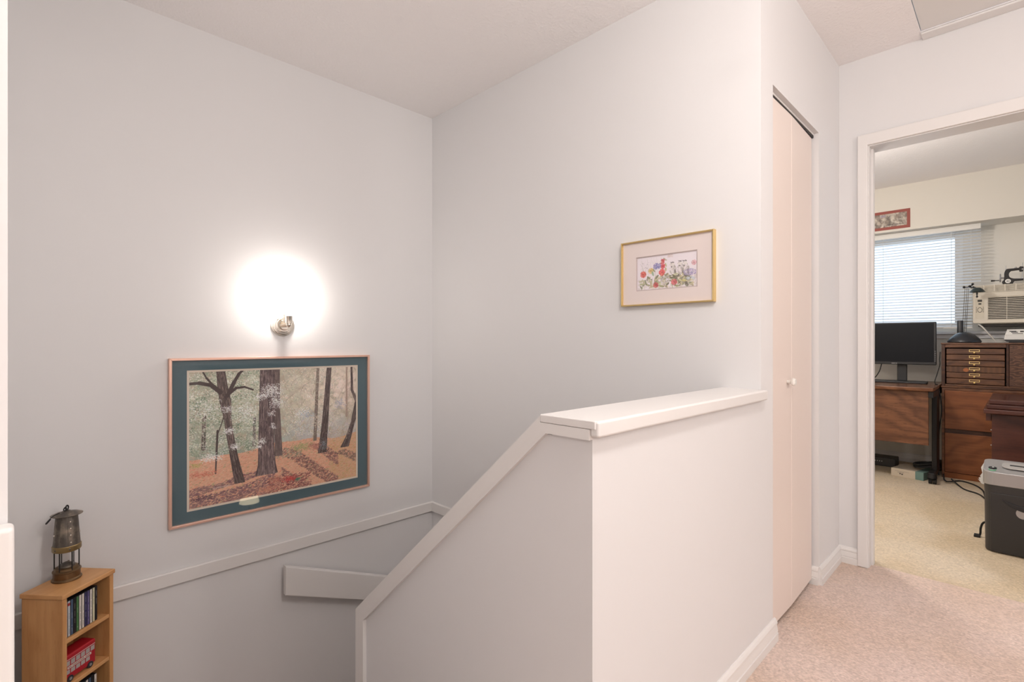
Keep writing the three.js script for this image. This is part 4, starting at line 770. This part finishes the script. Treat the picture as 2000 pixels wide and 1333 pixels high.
// shredder
{
  const t = thing('paper_shredder', 'black paper shredder with silver top beside the office doorway', 'shredder', [3.575, 0, 0.129], FACE);
  const w = 0.36, d = 0.24, r = 0.05;
  const ext = (x0, x1, y0, y1, rad, dp) => { const s = rrect(x0, x1, -dp, 0, rad); return flat(extr(s, y1 - y0, 0.003, 10).rotateX(-Math.PI / 2).translate(0, y0, 0)); };
  // plan outline has its front edge at shape y = -dp after the turn, so place it so that the front is z = 0
  const body = ext(0.004, w - 0.004, 0.004, 0.372, r, d).translate(0, 0, -d); 
  { const p = body.attributes.position; for (let i = 0; i < p.count; i++) { const k = p.getY(i) / 0.372; p.setX(i, w / 2 + (p.getX(i) - w / 2) * (0.975 + 0.025 * k)); } }
  part('bin', body, M.darkPlastic, t);
  const hd = ext(0, w, 0.345, 0.438, r, d + 0.008).translate(0, 0, -d - 0.004);
  { const p = hd.attributes.position; for (let i = 0; i < p.count; i++) { const y = p.getY(i), f = (p.getZ(i) + d) / d; if (y > 0.40) p.setY(i, y - 0.026 * Math.max(0, Math.min(1, f)) ** 1.5); } hd.computeVertexNormals(); }
  const head = part('head', hd, M.silver, t, 'silver cutter head');
  part('feed_slot', box(0.10, w - 0.05, 0.430, 0.4375, -0.125, -0.115), M.blackPlastic, head);
  part('feed_guide', flat(extr(rrect(0.07, w - 0.02, -0.06, 0.06, 0.05), 0.006, 0.002).rotateX(-Math.PI / 2 + 0.08).translate(0, 0.4285, -0.125)), std(lin(0.50, 0.48, 0.46), 0.4, { metalness: 0.3 }), head, 'raised paler feed guide');
  const bt = part('power_button', flat(lathe([[0.0001, 0.0035], [0.010, 0.003], [0.013, 0], [0.001, -0.002]], 24).rotateX(0.3).translate(0.036, 0.4225, -0.062)), M.blackPlastic, head);
  part('button_ring', flat(ring(0.0145, 0.002, 0, 0, 0, Math.PI / 2).rotateX(0.2).translate(0.036, 0.4225, -0.062)), M.screen, head);
  part('button_icon', flat(ball(0.0045, 0, 0, 0, 1, 0.4, 1, 10).translate(0.038, 0.4265, -0.060)), M.paper, bt);
  part('status_icon', flat(new THREE.TorusGeometry(0.013, 0.002, 6, 20, Math.PI).rotateX(Math.PI / 2 + 0.35).translate(0.036, 0.4205, -0.030)), std(lin(0.12, 0.5, 0.25), 0.5), head, 'green curved status icon');
  const door = part('bin_door', extr(rrect(0.030, w - 0.030, 0.012, 0.306, 0.006), 0.006, 0.002).translate(0, 0, -0.001), std(lin(0.030, 0.028, 0.028), 0.4), t);
  part('handle', [extr((() => { const s = new THREE.Shape(); s.moveTo(0.072, 0.277); s.quadraticCurveTo(0.18, 0.232, w - 0.072, 0.277); s.lineTo(w - 0.082, 0.262); s.quadraticCurveTo(0.18, 0.192, 0.082, 0.262); return s; })(), 0.009, 0.002).translate(0, 0, 0.002)], M.blackPlastic, door, 'curved black handle');
  part('badge', cyl(0.026, 0.026, 0.004, 0.148, 0.222, 0.003, 30, 'z'), M.silver, door, 'round silver badge');
}
{
  const t = thing('shredder_cord', 'short black plug cord lying on the carpet left of the shredder', 'cord', [3.72, 0, 0.139]);
  part('cable', tube([[0.07, 0.10, 0.03], [0.075, 0.085, 0.005], [0.083, 0.05, -0.006], [0.088, 0.018, -0.008], [0.085, 0.007, -0.012]], 0.005, 24, 8), M.rubber, t);
  part('plug', box(0.065, 0.105, 0.0, 0.012, -0.034, -0.008, 0.003), M.rubber, t);
}

renderer.render(scene, camera);
